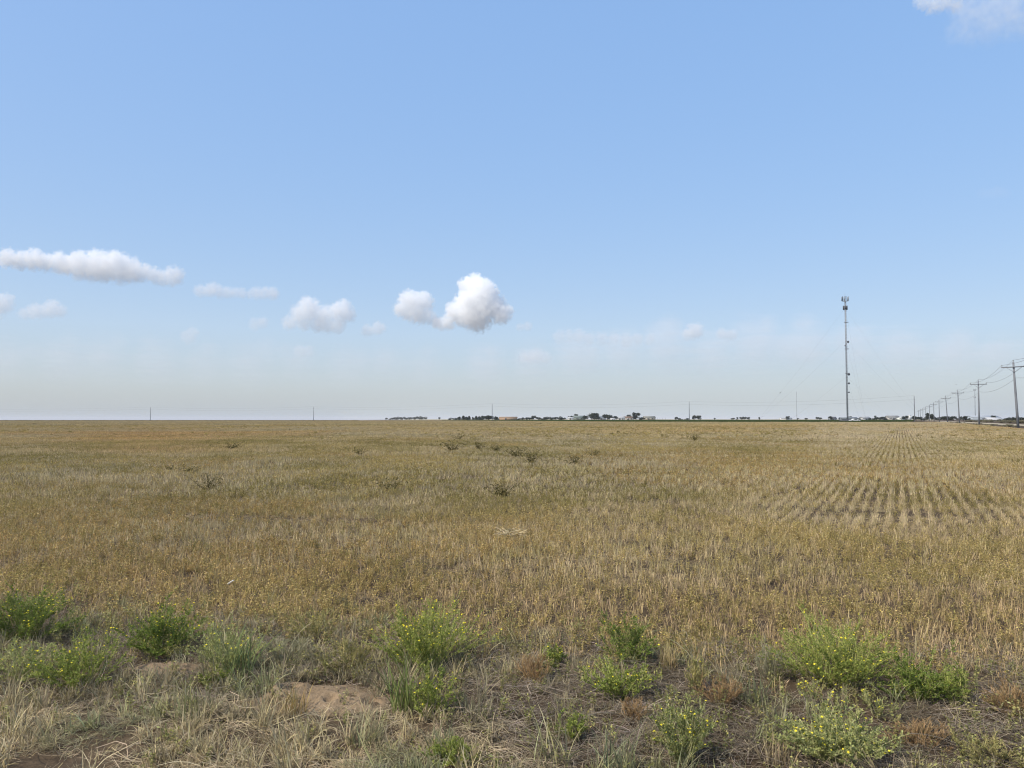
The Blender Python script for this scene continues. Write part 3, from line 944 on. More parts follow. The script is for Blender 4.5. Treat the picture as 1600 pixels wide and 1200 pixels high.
bush('flowering_bush', 1064, 1210, 120, 104, 'stalky pale yellow-green bush with buds at the bottom edge, left of the bottom right bush', 'bush', dict(PALE, light=(0.26, 0.26, 0.09)), 42, 20, 6, 0.018, flowers=0.16, group=FB, openness=0.1, tallness=0.3)
bush('green_weed', 894, 1164, 46, 50, 'small dull green weed among the dark dead stalks', 'weed', GREEN, 20, 18, 4, 0.017, flowers=0.0)
bush('green_weed', 702, 1206, 90, 56, 'feathery green weed at the bottom edge, right of the bleached grass', 'weed', GREEN, 44, 26, 5, 0.016, lw=0.18, flowers=0.0)
bush('dry_bush', 835, 1078, 70, 58, 'rusty brown dry tuft on the left of the mid verge, beside the grey litter', 'dry bush', RUST, 50, 16, 5, 0.011, lw=0.14, flowers=0.0)
bush('dry_bush', 992, 1134, 62, 42, 'darkest rusty tuft directly below the green bush in the middle of the verge', 'dry bush', RUST, 46, 14, 4, 0.011, lw=0.14, flowers=0.0)
bush('dry_bush', 1128, 1110, 76, 54, 'rusty dry tuft right of the stalky green weed', 'dry bush', RUST, 55, 16, 5, 0.011, lw=0.14, flowers=0.0)
bush('dry_bush', 1436, 1182, 110, 60, 'broad brown dry tuft right of the pale bush at the bottom edge', 'dry bush', RUST, 60, 16, 5, 0.011, lw=0.14, flowers=0.0)
bush('dry_bush', 1585, 1130, 90, 64, 'dry brown tuft at the right edge of the verge', 'dry bush', dict(RUST, light=(0.30, 0.22, 0.10)), 60, 16, 5, 0.012, lw=0.14, flowers=0.0)
bush('dry_bush', 1550, 1212, 120, 66, 'yellowish olive dry bush in the bottom right corner', 'dry bush', OLIVE, 60, 18, 5, 0.012, lw=0.2, flowers=0.0)
bush('dry_bush', 440, 1052, 110, 60, 'grey-green wiry bush of thin stems just above the left end of the large mound', 'dry bush', GREY, 70, 14, 5, 0.014, lw=0.14, flowers=0.0)
bush('dry_bush', 1200, 1066, 60, 56, 'silvery grey wiry tuft at the left foot of the widest bush', 'dry bush', dict(GREY, light=(0.3, 0.29, 0.2)), 46, 10, 4, 0.014, lw=0.12, flowers=0.0)


def clump(name, px, py, n, l0, l1, w0, col, label, droop=0.9, rad=0.05, curl=0.3, seedheads=False):
    c = P(px, py)
    q = grass_tuft(n, l0, l1, w0, droop, rad, 5, curl)
    for k in (3, 4):
        q.c[k] = [a * np.array(col) for a in q.c[k]]
    o = q.build(name, M_leaf); o.location = c
    return tag(o, label, 'grass tuft', 'grass tufts on the verge')


clump('grass_tuft', 632, 1112, 60, 0.16, 0.42, 0.0032, (0.22, 0.25, 0.085), 'tallest long-bladed grass clump, arching, in front of the big rounded bush', 0.75, 0.07)
clump('grass_tuft', 372, 1062, 46, 0.16, 0.36, 0.003, (0.18, 0.22, 0.085), 'green arching grass clump among the leaves right of the small sand patch', 0.9, 0.09)
clump('grass_tuft', 1045, 1046, 90, 0.10, 0.20, 0.0022, (0.50, 0.39, 0.19), 'bright straw-coloured upright tuft in the middle of the verge', 0.6, 0.05, 0.1)
clump('grass_tuft', 850, 1003, 70, 0.06, 0.14, 0.002, (0.50, 0.42, 0.23), 'bleached low tuft at the field edge above the smallest flowering bush', 0.9, 0.07)
clump('grass_tuft', 690, 1172, 70, 0.07, 0.16, 0.002, (0.24, 0.24, 0.125), 'grey-green low tuft below the slim young bush', 1.0, 0.07)
clump('grass_tuft', 575, 1160, 90, 0.08, 0.17, 0.002, (0.36, 0.34, 0.19), 'pale grey-green tuft in front of the large sandy mound', 1.0, 0.08)
clump('grass_tuft', 745, 1120, 80, 0.07, 0.15, 0.002, (0.26, 0.23, 0.14), 'grey tuft between the slim young bush and the dark litter', 1.0, 0.08)
clump('grass_tuft', 460, 1118, 60, 0.08, 0.2, 0.002, (0.33, 0.24, 0.10), 'golden brown tuft on the front slope of the large sandy mound', 0.9, 0.07)
clump('grass_tuft', 965, 1215, 50, 0.12, 0.3, 0.0024, (0.24, 0.25, 0.13), 'long green-grey grass tuft at the bottom edge left of the stalky bush', 0.8, 0.08)
clump('grass_tuft', 1215, 1190, 120, 0.06, 0.15, 0.0018, (0.38, 0.30, 0.18), 'soft brownish fan-shaped tuft at the left foot of the bottom right bush', 0.9, 0.08)
clump('grass_tuft', 860, 1195, 40, 0.12, 0.28, 0.0024, (0.36, 0.33, 0.17), 'pale drooping tuft with bent tips at the bottom edge, mid verge', 1.0, 0.08)
clump('grass_tuft', 1175, 1100, 50, 0.1, 0.22, 0.002, (0.20, 0.21, 0.11), 'dark green-grey tuft between the rusty tuft and the widest bush', 0.7, 0.06)
clump('grass_tuft', 300, 1125, 80, 0.1, 0.24, 0.002, (0.26, 0.25, 0.12), 'olive tuft below the small sand patch', 1.0, 0.1)
clump('grass_tuft', 1085, 1055, 24, 0.12, 0.34, 0.0024, (0.45, 0.38, 0.22), 'pale tuft with two long drooping blades right of the straw-coloured tuft', 1.1, 0.04)

# single long stalk leaning over the mound, straw heap and pale scrap in the stubble
a, b = P(425, 1140), P(482, 1078)
q = Geo(); q.tube([a + Vector((0, 0, 0.01)), (a + b) / 2 + Vector((0, 0, 0.09)), b + Vector((0, 0, 0.13))], [0.0024, 0.002, 0.0012], 5, (0.45, 0.33, 0.16))
tag(q.build('dry_stalk', M_stem), 'single long straw stalk leaning across the large sandy mound', 'stalk')
q = litter(70, 0.16, 0.06, 0.22, 0.0022)
for k in (3, 4):
    q.c[k] = [c_ * np.array((0.42, 0.34, 0.21)) for c_ in q.c[k]]
o = q.build('straw_heap', M_stem); c = P(792, 846); o.location = c + Vector((0, 0, 0.08)); o.scale = (1, 1, 2.0)
tag(o, 'small heap of pale loose straw lying on the stubble in mid field', 'straw heap')
q = Geo()
for k in range(5):
    q.box((k * 0.016 - 0.03, random.uniform(-0.01, 0.01), 0.07 + 0.008 * k), (0.022, 0.03, 0.012), k, (0.7, 0.66, 0.6))
o = q.build('pale_scrap', M_stem); o.location = P(360, 922); o.scale = (0.6, 0.6, 0.8)
tag(o, 'small whitish scrap caught in the stubble on the left', 'litter')

# ------------------------------------------------------------------ dark weeds standing in the stubble
DW = 'dark weeds standing in the stubble field'


def field_weed(seed, spiky):
    q = Geo(); n = 26
    b = np.zeros((n, 3)); b[:, :2] = rng.normal(0, 0.03, (n, 2))
    C = stem_strips(q, b, rnd(n, 0.16, 0.34) * (1.2 if spiky else 0.9), rnd(n, 0.003, 0.005), np.abs(rng.normal(0, 1.0 if not spiky else 0.6, n)), np.array((0.13, 0.105, 0.045)) * var(n), 5)
    m = 320; i = rng.integers(0, n, m); j = rng.integers(1, 5, m); az = rnd(m, 0, 6.28)
    d = unit(np.stack([np.cos(az), np.sin(az), rnd(m, -0.2, 0.9)], 1))
    q.leaves(C[i, j] + rng.normal(0, 0.02, (m, 3)) * [1, 1, 0.5], d, rnd(m, 0.02, 0.05), rnd(m, 0.005, 0.012), np.cross(d, rng.normal(0, 1, (m, 3))), lerp((0.06, 0.058, 0.022), (0.15, 0.125, 0.05), rng.random(m)))
    return q.mesh('field_weed', M_leaf)


WM = [field_weed(1, False), field_weed(2, True), field_weed(3, False)]
for i, (px, py, s_, k, lab) in enumerate([
        (325, 769, 1.0, 1, 'dark weed with one tall twig, lowest of the weeds on the left of the field'),
        (295, 742, 1.0, 0, 'low brown weed just beyond the tall twigged one on the left'),
        (265, 738, 0.7, 2, 'thin faint weed left of the low brown weed'),
        (612, 768, 1.0, 0, 'wide flat dark weed, left of the two near weeds in mid field'),
        (786, 779, 1.2, 2, 'widest spiky dark weed, nearest in mid field'),
        (707, 706, 1.9, 0, 'branching dark weed farther out, left of the middle'),
        (748, 704, 1.3, 1, 'small dark weed right of the branching far weed'),
        (716, 688, 1.6, 0, 'far faint weed behind the branching one'),
        (775, 708, 1.5, 2, 'low far weed between two darker weeds in the middle'),
        (808, 716, 1.6, 0, 'leaning far weed right of the middle'),
        (830, 728, 1.4, 1, 'upright thin weed in the middle of the field'),
        (898, 728, 1.3, 2, 'weed of three thin stems right of the field centre'),
        (560, 712, 1.2, 0, 'small low dark weed at mid left of the field'),
        (842, 664, 4.0, 0, 'tiny dark weed near the far edge, right of the dark tree row'),
        (1085, 690, 1.3, 1, 'faint thin weed below the right-hand lone pole'),
        (930, 716, 1.0, 1, 'thin solitary twig right of the three-stemmed weed'),
        (362, 703, 2.2, 2, 'broad olive weed patch on the far left of the field'),
        (50, 664, 4.5, 0, 'broad dark weed near the far left edge of the field')]):
    o = bpy.data.objects.new('field_weed', WM[k]); COL.objects.link(o)
    c = P(px, py); o.location = c; o.scale = (s_ * 0.95, s_ * 0.95, 0.9 * s_ if s_ < 2 else 1.2); o.rotation_euler = (0, 0, i * 1.7)
    tag(o, lab, 'weed', DW)

# ------------------------------------------------------------------ clouds: real scattering bodies, kilometres away
def cloud_mat(name, dens, blobs, erode, nscale, hgt, soft, step, stretch):
    """blobs (x, y, z, r) in the cloud's own metres; density falls off from the blobs and is eaten away by noise"""
    m, nt, out = new_mat(name)
    N = nt.nodes.new; lk = nt.links.new
    def mth(op, a, b=None, clamp=False):
        n = N('ShaderNodeMath'); n.operation = op; n.use_clamp = clamp
        for i, v in enumerate((a, b)):
            if v is None: continue
            if isinstance(v, (int, float)): n.inputs[i].default_value = v
            else: lk(v, n.inputs[i])
        return n.outputs[0]
    tc = N('ShaderNodeTexCoord')
    # the outline is bent by a coarse noise first
    n0 = N('ShaderNodeTexNoise'); n0.inputs['Scale'].default_value = nscale * 0.35; n0.inputs['Detail'].default_value = 2
    lk(tc.outputs['Object'], n0.inputs[0])
    sub = N('ShaderNodeVectorMath'); sub.operation = 'SUBTRACT'; sub.inputs[1].default_value = (0.5, 0.5, 0.5); lk(n0.outputs['Color'], sub.inputs[0])
    scl = N('ShaderNodeVectorMath'); scl.operation = 'SCALE'; scl.inputs['Scale'].default_value = 0.5 / nscale; lk(sub.outputs[0], scl.inputs[0])
    add = N('ShaderNodeVectorMath'); add.operation = 'ADD'; lk(tc.outputs['Object'], add.inputs[0]); lk(scl.outputs[0], add.inputs[1])
    f = None
    for x, y, z, r in blobs:
        d = N('ShaderNodeVectorMath'); d.operation = 'DISTANCE'; d.inputs[1].default_value = (x, y, z); lk(add.outputs[0], d.inputs[0])
        v = mth('SUBTRACT', 1.0, mth('DIVIDE', d.outputs['Value'], r))
        f = v if f is None else mth('MAXIMUM', f, v)
    n1 = N('ShaderNodeTexNoise'); n1.inputs['Scale'].default_value = nscale; n1.inputs['Detail'].default_value = 7; n1.inputs['Roughness'].default_value = 0.68
    sm = N('ShaderNodeVectorMath'); sm.operation = 'MULTIPLY'; sm.inputs[1].default_value = stretch; lk(tc.outputs['Object'], sm.inputs[0])
    lk(sm.outputs[0], n1.inputs[0])
    nr = N('ShaderNodeMapRange'); nr.inputs[1].default_value = 0.28; nr.inputs[2].default_value = 0.72; lk(n1.outputs[0], nr.inputs[0])
    e = mth('SUBTRACT', f, mth('MULTIPLY', mth('SUBTRACT', nr.outputs[0], 0.34), erode))
    mr = N('ShaderNodeMapRange'); mr.interpolation_type = 'SMOOTHSTEP'; mr.inputs[1].default_value = 0.05; mr.inputs[2].default_value = soft
    lk(e, mr.inputs[0])
    sx = N('ShaderNodeSeparateXYZ'); lk(tc.outputs['Object'], sx.inputs[0])
    base = N('ShaderNodeMapRange'); base.interpolation_type = 'SMOOTHSTEP'; base.inputs[1].default_value = -0.15 * hgt; base.inputs[2].default_value = 0.5 * hgt
    base.inputs[3].default_value = 0.07
    lk(sx.outputs[2], base.inputs[0])
    den = mth('MULTIPLY', mth('MULTIPLY', mr.outputs[0], base.outputs[0]), dens)
    v = N('ShaderNodeVolumePrincipled')
    v.inputs['Color'].default_value = (1.0, 0.999, 0.996, 1); v.inputs['Anisotropy'].default_value = 0.0
    lk(den, v.inputs['Density'])
    lk(v.outputs[0], out.inputs['Volume'])
    m.cycles.volume_step_rate = step
    return m


def cloud(blobs, base_py, dens, label, seed, sub=9, alt=1500.0, erode=0.95, soft=0.16, step=0.22, stretch=(1, 1, 1)):
    """blobs: (px, py, radius px); the cloud hangs where its base lies at that altitude"""
    rs = random.Random(seed)
    D = alt / ((655.0 - base_py) / 1200.0)
    k = D / 1200.0
    cx = sum(b_[0] for b_ in blobs) / len(blobs)
    c0 = Vector(((cx - 800) * k, D, EYE + (655 - base_py) * k))
    allb = []
    big = []
    for i, (px, py, r) in enumerate(blobs):
        big.append((px, py, r))
        if i + 1 < len(blobs) and abs(blobs[i + 1][0] - px) > 0.6 * r:            # fill the gap to the next puff
            q_ = blobs[i + 1]; big.append(((px + q_[0]) / 2 + rs.uniform(-2, 2), (py + q_[1]) / 2 + rs.uniform(-0.15, 0.25) * r, (r + q_[2]) / 2 * rs.uniform(0.75, 1.0)))
    for px, py, r in big:
        allb.append(((px - cx) * k, rs.uniform(-0.3, 0.3) * r * k, (base_py - py) * k, r * k * 1.4))
        for _ in range(max(2, sub // 4)):
            a = rs.uniform(0, 6.28); e = rs.uniform(-0.2, 1.3); rr = r * rs.uniform(0.4, 0.62)
            allb.append(((px - cx + math.cos(a) * math.cos(e) * r * 0.8) * k, math.sin(a) * math.cos(e) * r * 0.8 * k, (base_py - py + math.sin(e) * r * 0.75) * k, rr * k * 1.4))
    bm = bmesh.new()
    for x, y, z, r in allb:
        bmesh.ops.create_icosphere(bm, subdivisions=2, radius=r * 1.04, matrix=Matrix.Translation((x, y, z)))
    me = bpy.data.meshes.new('cloud'); bm.to_mesh(me); bm.free()
    o = bpy.data.objects.new('cloud', me); COL.objects.link(o); o.location = c0
    rm = o.modifiers.new('remesh', 'REMESH'); rm.mode = 'VOXEL'; rm.voxel_size = 1.6 * k
    rmean = sum(b_[2] for b_ in blobs) / len(blobs) * k
    hgt = max(b_[2] + (base_py - b_[1]) * k for b_ in allb)
    m = cloud_mat('cloud', dens, allb, erode, 2.3 / rmean, hgt * 0.6, soft, step, stretch)
    me.materials.append(m)
    return tag(o, label, 'cloud')


CL = True
if CL:
    cloud([(8, 402, 14), (45, 404, 15), (85, 409, 16), (120, 413, 20), (150, 415, 22), (180, 417, 21), (210, 424, 16), (238, 430, 13), (266, 430, 15)], 446, 0.02177, 'longest cloud, a white sloping band at the left edge of the sky', 1, 8)
    cloud([(308, 453, 9), (330, 452, 11), (352, 456, 9), (376, 458, 8), (400, 457, 10), (424, 458, 10)], 468, 0.01632, 'small elongated cloud right of the long sloping band', 2, 8)
    cloud([(480, 482, 17), (470, 490, 15), (505, 492, 14), (532, 486, 16), (545, 492, 10), (450, 504, 11), (495, 504, 14), (525, 508, 13)], 522, 0.01225, 'double-topped puffy cloud left of the tallest cloud', 3)
    cloud([(738, 448, 17), (752, 458, 21), (730, 474, 19), (764, 474, 20), (783, 490, 15), (712, 488, 15), (745, 494, 22), (700, 502, 11), (685, 506, 9)], 522, 0.02041, 'tallest cumulus cloud with a bright domed top in the middle', 4, 16)
    cloud([(638, 470, 16), (660, 472, 15), (628, 482, 13), (650, 488, 16), (668, 494, 11), (680, 502, 9)], 516, 0.01632, 'round white cloud just left of the tallest cumulus', 5, 14)
    cloud([(2, 472, 14), (-14, 478, 18)], 494, 0.01089, 'small cloud cut by the left edge below the long band', 6, 10)
    cloud([(34, 490, 9), (55, 486, 12), (78, 482, 13), (92, 486, 9)], 502, 0.01134, 'soft rounded cloud near the left edge below the long band', 7, 10)
    cloud([(572, 516, 9), (590, 513, 10)], 526, 0.01134, 'little cloud right under the double-topped cloud', 8, 8)
    cloud([(812, 511, 6), (825, 510, 7)], 518, 0.01134, 'tiny cloud at the right foot of the tallest cumulus', 9, 6)
    cloud([(875, 526, 10), (905, 525, 11), (940, 530, 11), (980, 531, 11), (1015, 530, 9)], 542, 0.00554, 'faint streaky cloud right of the tallest cumulus', 10, 7, stretch=(0.6, 0.6, 1.4))
    cloud([(1088, 517, 12), (1076, 522, 9)], 530, 0.01323, 'small round cloud, left of a pair far right', 11, 9)
    cloud([(1128, 521, 8), (1146, 523, 8)], 531, 0.01260, 'small flat cloud, right of a pair far right', 12, 8)
    cloud([(1473, -6, 12), (1492, -14, 16), (1456, -14, 12), (1466, 4, 7), (1510, -8, 12)], 18, 0.01400, 'bright ragged cloud tip at the top right edge', 13, 10, erode=1.25, soft=0.35)
    cloud([(1530, 10, 34), (1580, 0, 40), (1560, 32, 26), (1505, 42, 20), (1610, 20, 34), (1530, 50, 16)], 72, 0.00288, 'thin grey veil of cloud in the top right corner', 14, 10, erode=1.1, soft=0.6)
    cloud([(397, 507, 9), (409, 503, 8)], 516, 0.00882, 'faint wisp left of the double-topped cloud', 15, 6)
    cloud([(293, 527, 11), (298, 520, 9)], 540, 0.00554, 'faint wisp below the small elongated cloud', 16, 6)
    cloud([(820, 558, 9), (838, 556, 11), (852, 560, 9)], 570, 0.00504, 'faintest low wisp under the streaky cloud', 17, 5)
    cloud([(468, 549, 9), (483, 549, 8)], 558, 0.00504, 'faint low wisp under the double-topped cloud', 18, 5)
    cloud([(1545, 299, 8), (1565, 297, 9), (1580, 300, 7)], 308, 0.00252, 'faint thread of cloud high above the nearest power pole', 19, 5)
    cloud([(760, 572, 40), (900, 557, 44), (1040, 549, 48), (1180, 542, 50), (1330, 549, 46), (1480, 557, 46), (1640, 562, 44)], 596, 0.0014, 'broad pale veil of low cloud right of the tallest cumulus', 20, 8, erode=0.45, soft=1.0, step=0.6, stretch=(0.2, 0.2, 2.2))
    cloud([(-60, 558, 40), (90, 563, 44), (240, 568, 42), (390, 573, 42), (540, 573, 40), (660, 578, 36)], 600, 0.0009, 'broad pale veil of low cloud over the left horizon', 21, 8, erode=0.45, soft=1.0, step=0.6, stretch=(0.2, 0.2, 2.2))

# ------------------------------------------------------------------ utility poles and wires
PH = 9.0


def make_pole(name, label, cat, group, arm=3.0):
    root = empty(name, (0, 0, 0), label, cat, group)
    q = Geo(); q.tube([(0, 0, -0.3), (0, 0, 3), (0, 0, 6), (0, 0, PH)], [0.17, 0.155, 0.135, 0.115], 10)
    q.build('pole_shaft', M_polewood, root, True)
    if arm:
        q = Geo(); q.box((0, -0.19, PH - 0.7), (arm, 0.11, 0.14)); q.build('crossarm', M_polewood, root)
        for s_ in (-1, 1):
            q = Geo(); q.tube([(s_ * arm * 0.29, -0.21, PH - 0.76), (0, -0.16, PH - 1.45)], 0.025, 5); q.build('brace', M_steel, root)
        for x, z in ((-arm / 2 + 0.1, PH - 0.63), (arm / 2 - 0.1, PH - 0.63), (0, PH)):
            y = -0.19 if x else 0
            q = Geo(); q.tube([(x, y, z - 0.02), (x, y, z + 0.1), (x, y, z + 0.16), (x, y, z + 0.19), (x, y, z + 0.25)], [0.02, 0.02, 0.07, 0.05, 0.035], 8)
            q.build('insulator', M_porc, root)
    else:
        q = Geo(); q.tube([(0, 0, PH), (0, 0, PH + 0.14), (0, 0, PH + 0.24)], [0.03, 0.07, 0.03], 8); q.build('insulator', M_porc, root)
        q = Geo(); q.box((0.0, -0.17, PH - 1.1), (0.5, 0.08, 0.08)); q.build('bracket', M_steel, root)
    return root


GP = 'power poles along the road'
YS = [52, 105, 157, 210, 263, 319, 369, 428, 490, 555, 620, 690]
proto = None
poles = []
LABS = ['crossarm power pole outside the frame nearest the camera', 'nearest and tallest power pole, wooden with braced crossarm, at the right edge',
        'second power pole from the right, wooden with crossarm, beside the pale far mast', 'third power pole from the right, slightly leaning',
        'fourth power pole from the right, leaning most', 'fifth power pole from the right', 'sixth power pole from the right, against the dark trees']
lean = [0, -2.2, 0.2, -1.4, -2.6, 0.2, -0.5, 0.6, 0, 0.5, -0.5, 0, 0.4, 0, 0]
for i, Y in enumerate(YS):
    x, y = lane(16.0, Y)
    lab = LABS[i] if i < len(LABS) else '%s of the small distant crossarm poles receding beyond the sixth' % ('nearest', 'second', 'third', 'fourth', 'farthest')[i - 7]
    loc = Vector((x, y, gz(x, y)))
    if i == 1:
        pass
    if proto is None:
        proto = make_pole('utility_pole', lab, 'power pole', GP); o = proto; o.location = loc; o.rotation_euler = (0, 0, -R(26.82))
    else:
        o = copy_tree(proto, loc, lab, GP, -R(26.82))
    o.rotation_euler = (0, R(lean[i]), -R(26.82) * 0.85)
    poles.append((o, i))
GQ = 'lone poles of the cross-field line'
proto2 = None
cross = []
for px, Y, lab in ((1429, 263, 'armless pole where the cross-field line meets the road line'), (1077, 348, 'lone slim pole in the field edge, below the sky right of the farm'),
                   (769, 395, 'lone slim pole in front of the dark tree row'), (490, 490, 'lone slim pole on the bare horizon, second from the left'), (235, 512, 'leftmost lone slim pole on the bare horizon')):
    loc = at(px, Y)
    if proto2 is None:
        proto2 = make_pole('utility_pole', lab, 'power pole', GQ, 0); o = proto2; o.location = loc
    else:
        o = copy_tree(proto2, loc, lab, GQ, 0.4)
    cross.append(loc)


def wire(name, pts, sag, rad, label, group):
    q = Geo()
    path = []
    for a_, b_ in zip(pts[:-1], pts[1:]):
        for k in range(12):
            t = k / 12
            p = a_.lerp(b_, t); p.z -= sag * 4 * t * (1 - t)
            path.append(p)
    path.append(pts[-1])
    q.tube(path, rad, 4)
    return tag(q.build(name, M_wire), label, 'power wire', group)


bpy.context.view_layer.update()
for x, z, lab in ((-1.4, PH - 0.38, 'outer left power wire on the crossarms of the road poles'), (1.4, PH - 0.38, 'outer right power wire on the crossarms of the road poles'),
                  (0, PH + 0.25, 'top power wire on the tips of the road poles'), (0.2, PH - 2.2, 'lowest power wire along the road poles')):
    wire('power_wire', [o.matrix_world @ Vector((x, -0.19 if abs(x) > 1 else 0, z)) for o, _ in poles[:12]], 0.75, 0.016, lab, 'wires along the road poles')
end = at(-150, 560)
for z, lab in ((PH + 0.22, 'upper wire of the cross-field line between the lone poles'), (PH - 1.1, 'lower wire of the cross-field line between the lone poles')):
    wire('power_wire', [c_ + Vector((0, 0, z)) for c_ in cross] + [end + Vector((0, 0, z))], 1.2, 0.013, lab, 'wires of the cross-field line')

# ------------------------------------------------------------------ guyed tower, its compound, two far masts
TB = at(1324, 340)
tower = empty('guyed_tower', TB, 'tall grey guyed lattice tower with antenna clusters at its top', 'tower')
TH = top_z(466, 340) - TB.z
q = Geo()
fa = 0.42
legs = [(fa * math.cos(a_), fa * math.sin(a_)) for a_ in (math.pi / 2, math.pi * 7 / 6, math.pi * 11 / 6)]
for x, y in legs:
    q.tube([(x, y, 0.8), (x, y, TH)], 0.05, 6)
nz = 40
for k in range(nz):
    z0 = 0.8 + (TH - 0.8) * k / nz; z1 = 0.8 + (TH - 0.8) * (k + 1) / nz
    for m in range(3):
        a_, b_ = legs[m], legs[(m + 1) % 3]
        q.tube([(*a_, z1), (*b_, z1)], 0.03, 4, caps=False); q.tube([(*a_, z0), (*b_, z1)], 0.03, 4, caps=False)
q.tube([(0, 0, 0), (0, 0, 0.8)], [0.3, 0.5], 8)
q.build('mast', M_steel, tower)
q = Geo(); q.box((0.0, -fa * 0.6, TH / 2), (0.28, 0.1, TH - 1.5)); q.build('cable_ladder', M_steel, tower)
q = Geo(); q.tube([(0, 0, TH), (0, 0, TH + 2.6)], 0.05, 5); q.build('lightning_rod', M_steel, tower)
q = Geo()
for k in range(3):
    a_ = math.pi / 2 + k * 2.094 + 0.4
    q.tube([(0.3 * math.cos(a_), 0.3 * math.sin(a_), TH - 1), (1.5 * math.cos(a_), 1.5 * math.sin(a_), TH - 1)], 0.06, 5)
q.tube([(1.35 * math.cos(a_), 1.35 * math.sin(a_), TH - 1) for a_ in np.linspace(0, 6.2832, 13)], 0.05, 4)
q.build('platform', M_steel, tower)
for k in range(9):
    a_ = math.pi / 2 + (k // 3) * 2.094 + 0.4 + (k % 3 - 1) * 0.5
    q = Geo(); q.box((1.5 * math.cos(a_), 1.5 * math.sin(a_), TH + 0.1), (0.14, 0.28, 1.8), a_); q.build('antenna_panel', M_dark if k % 2 else M_steel, tower)
for k in range(6):
    a_ = k * 1.047 + 0.3
    q = Geo(); q.box((0.85 * math.cos(a_), 0.85 * math.sin(a_), TH - 4.0), (0.25, 0.42, 1.8), a_); q.build('antenna_panel', M_dark, tower)
for py, dx, r_ in ((534, 0.75, 0.5), (585, 0.8, 0.55), (599, 0.75, 0.45), (613, 0.7, 0.35), (540, -0.6, 0.3)):
    z = top_z(py, 340) - TB.z
    q = Geo(); q.tube([(dx, -0.55, z), (dx, -0.5, z), (dx, -0.35, z)], [r_, r_, r_ * 0.4], 12); q.tube([(dx, -0.35, z), (dx * 0.5, 0, z)], 0.05, 4)
    q.build('microwave_dish', M_dark, tower)
for py in (503, 545, 583):
    z = top_z(py, 340) - TB.z
    q = Geo(); q.box((0.25, -0.2, z), (1.9, 0.25, 0.22)); q.build('side_arm', M_dark, tower)
for k, (ax, ay) in enumerate(((-38, 6), (23, 32), (15, -36))):
    for z in (20, 36, TH - 4):
        f_ = 0.65 if z == 20 else 1.0
        q = Geo(); q.tube([(0, 0, z), (ax * f_ * 0.5, ay * f_ * 0.5, z * 0.48), (ax * f_, ay * f_, 0.3)], 0.011, 4); q.build('guy_wire', M_wire, tower)


def shed(name, px0, px1, py_top, Y, wallc, roofc, label, cat, depth=None, eave=0.6, doors=1, wins=2, roofname='roof', group=None):
    c = at((px0 + px1) / 2, Y)
    w = (px1 - px0) * Y / 1201.0; H = max(top_z(py_top, Y) - c.z, 1.5); d = depth or min(max(w * 0.5, 4), 14)
    root = empty(name, c, label, cat, group, rz=random.uniform(-0.06, 0.06))
    mw = surf_mat(name + '_wall', tuple(v * 0.92 for v in wallc), wallc, 0.6, 0.9)
    roofc = tuple(v * 0.7 for v in roofc)
    mr = surf_mat(name + '_roof', tuple(v * 0.85 for v in roofc), roofc, 0.8, 0.95)
    he = H * eave
    q = Geo(); q.box((0, 0, he / 2), (w, d, he))
    for s_ in (-1, 1):                                       # gable ends
        q.add([(s_ * w / 2, -d / 2, he), (s_ * w / 2, d / 2, he), (s_ * w / 2, 0, H - 0.06)], [(0, 1, 2)])
    q.build('wall', mw, root)
    q = Geo(); o_ = 0.35
    sl = (H - he) / (d / 2)
    for s_ in (-1, 1):
        y0 = s_ * (d / 2 + o_); z0 = he - sl * o_
        v = [(-w / 2 - o_, y0, z0), (w / 2 + o_, y0, z0), (w / 2 + o_, 0, H), (-w / 2 - o_, 0, H)]
        v2 = [(x, y, z + 0.14) for x, y, z in v]
        q.add(v + v2, [(0, 1, 2, 3), (4, 5, 6, 7), (0, 1, 5, 4), (1, 2, 6, 5), (3, 0, 4, 7)])
    q.build(roofname, mr, root)
    for k in range(wins):
        x = -w / 2 + w * (k + 0.75) / (wins + 0.5)
        q = Geo(); q.box((x, -d / 2 - 0.03, he * 0.55), (min(1.4, w * 0.1), 0.06, min(1.2, he * 0.4))); q.build('window', M_glass, root)
    for k in range(doors):
        x = w * (-0.12 + 0.4 * k)
        hd = min(2.3, he * 0.75)
        q = Geo(); q.box((x, -d / 2 - 0.04, hd / 2), (min(1.6, w * 0.15), 0.07, hd)); q.build('door', M_dark, root)
    return root


shed('equipment_shelter', 1313, 1337, 652.3, 346, (0.42, 0.44, 0.44), (0.30, 0.33, 0.35), 'low grey equipment shelter at the foot of the guyed tower', 'shed', 3.0, 0.8, 1, 0)
FC = at(1324, 332)
fence = empty('compound_fence', FC, 'dark fence round the foot of the guyed tower', 'fence')
fw = 7.6
for k in range(5):
    q = Geo(); q.tube([(-fw / 2 + fw * k / 4, 0, -0.1), (-fw / 2 + fw * k / 4, 0, 1.25)], 0.04, 6); q.build('post', M_dark, fence)
for k in range(4):
    q = Geo()
    x0 = -fw / 2 + fw * k / 4
    for m in range(14):
        q.box((x0 + fw / 4 * (m + 0.5) / 14, 0.02, 0.6), (0.09, 0.03, 1.1))
    q.box((x0 + fw / 8, 0, 1.18), (fw / 4, 0.04, 0.05))
    q.build('fence_panel', M_dark, fence)

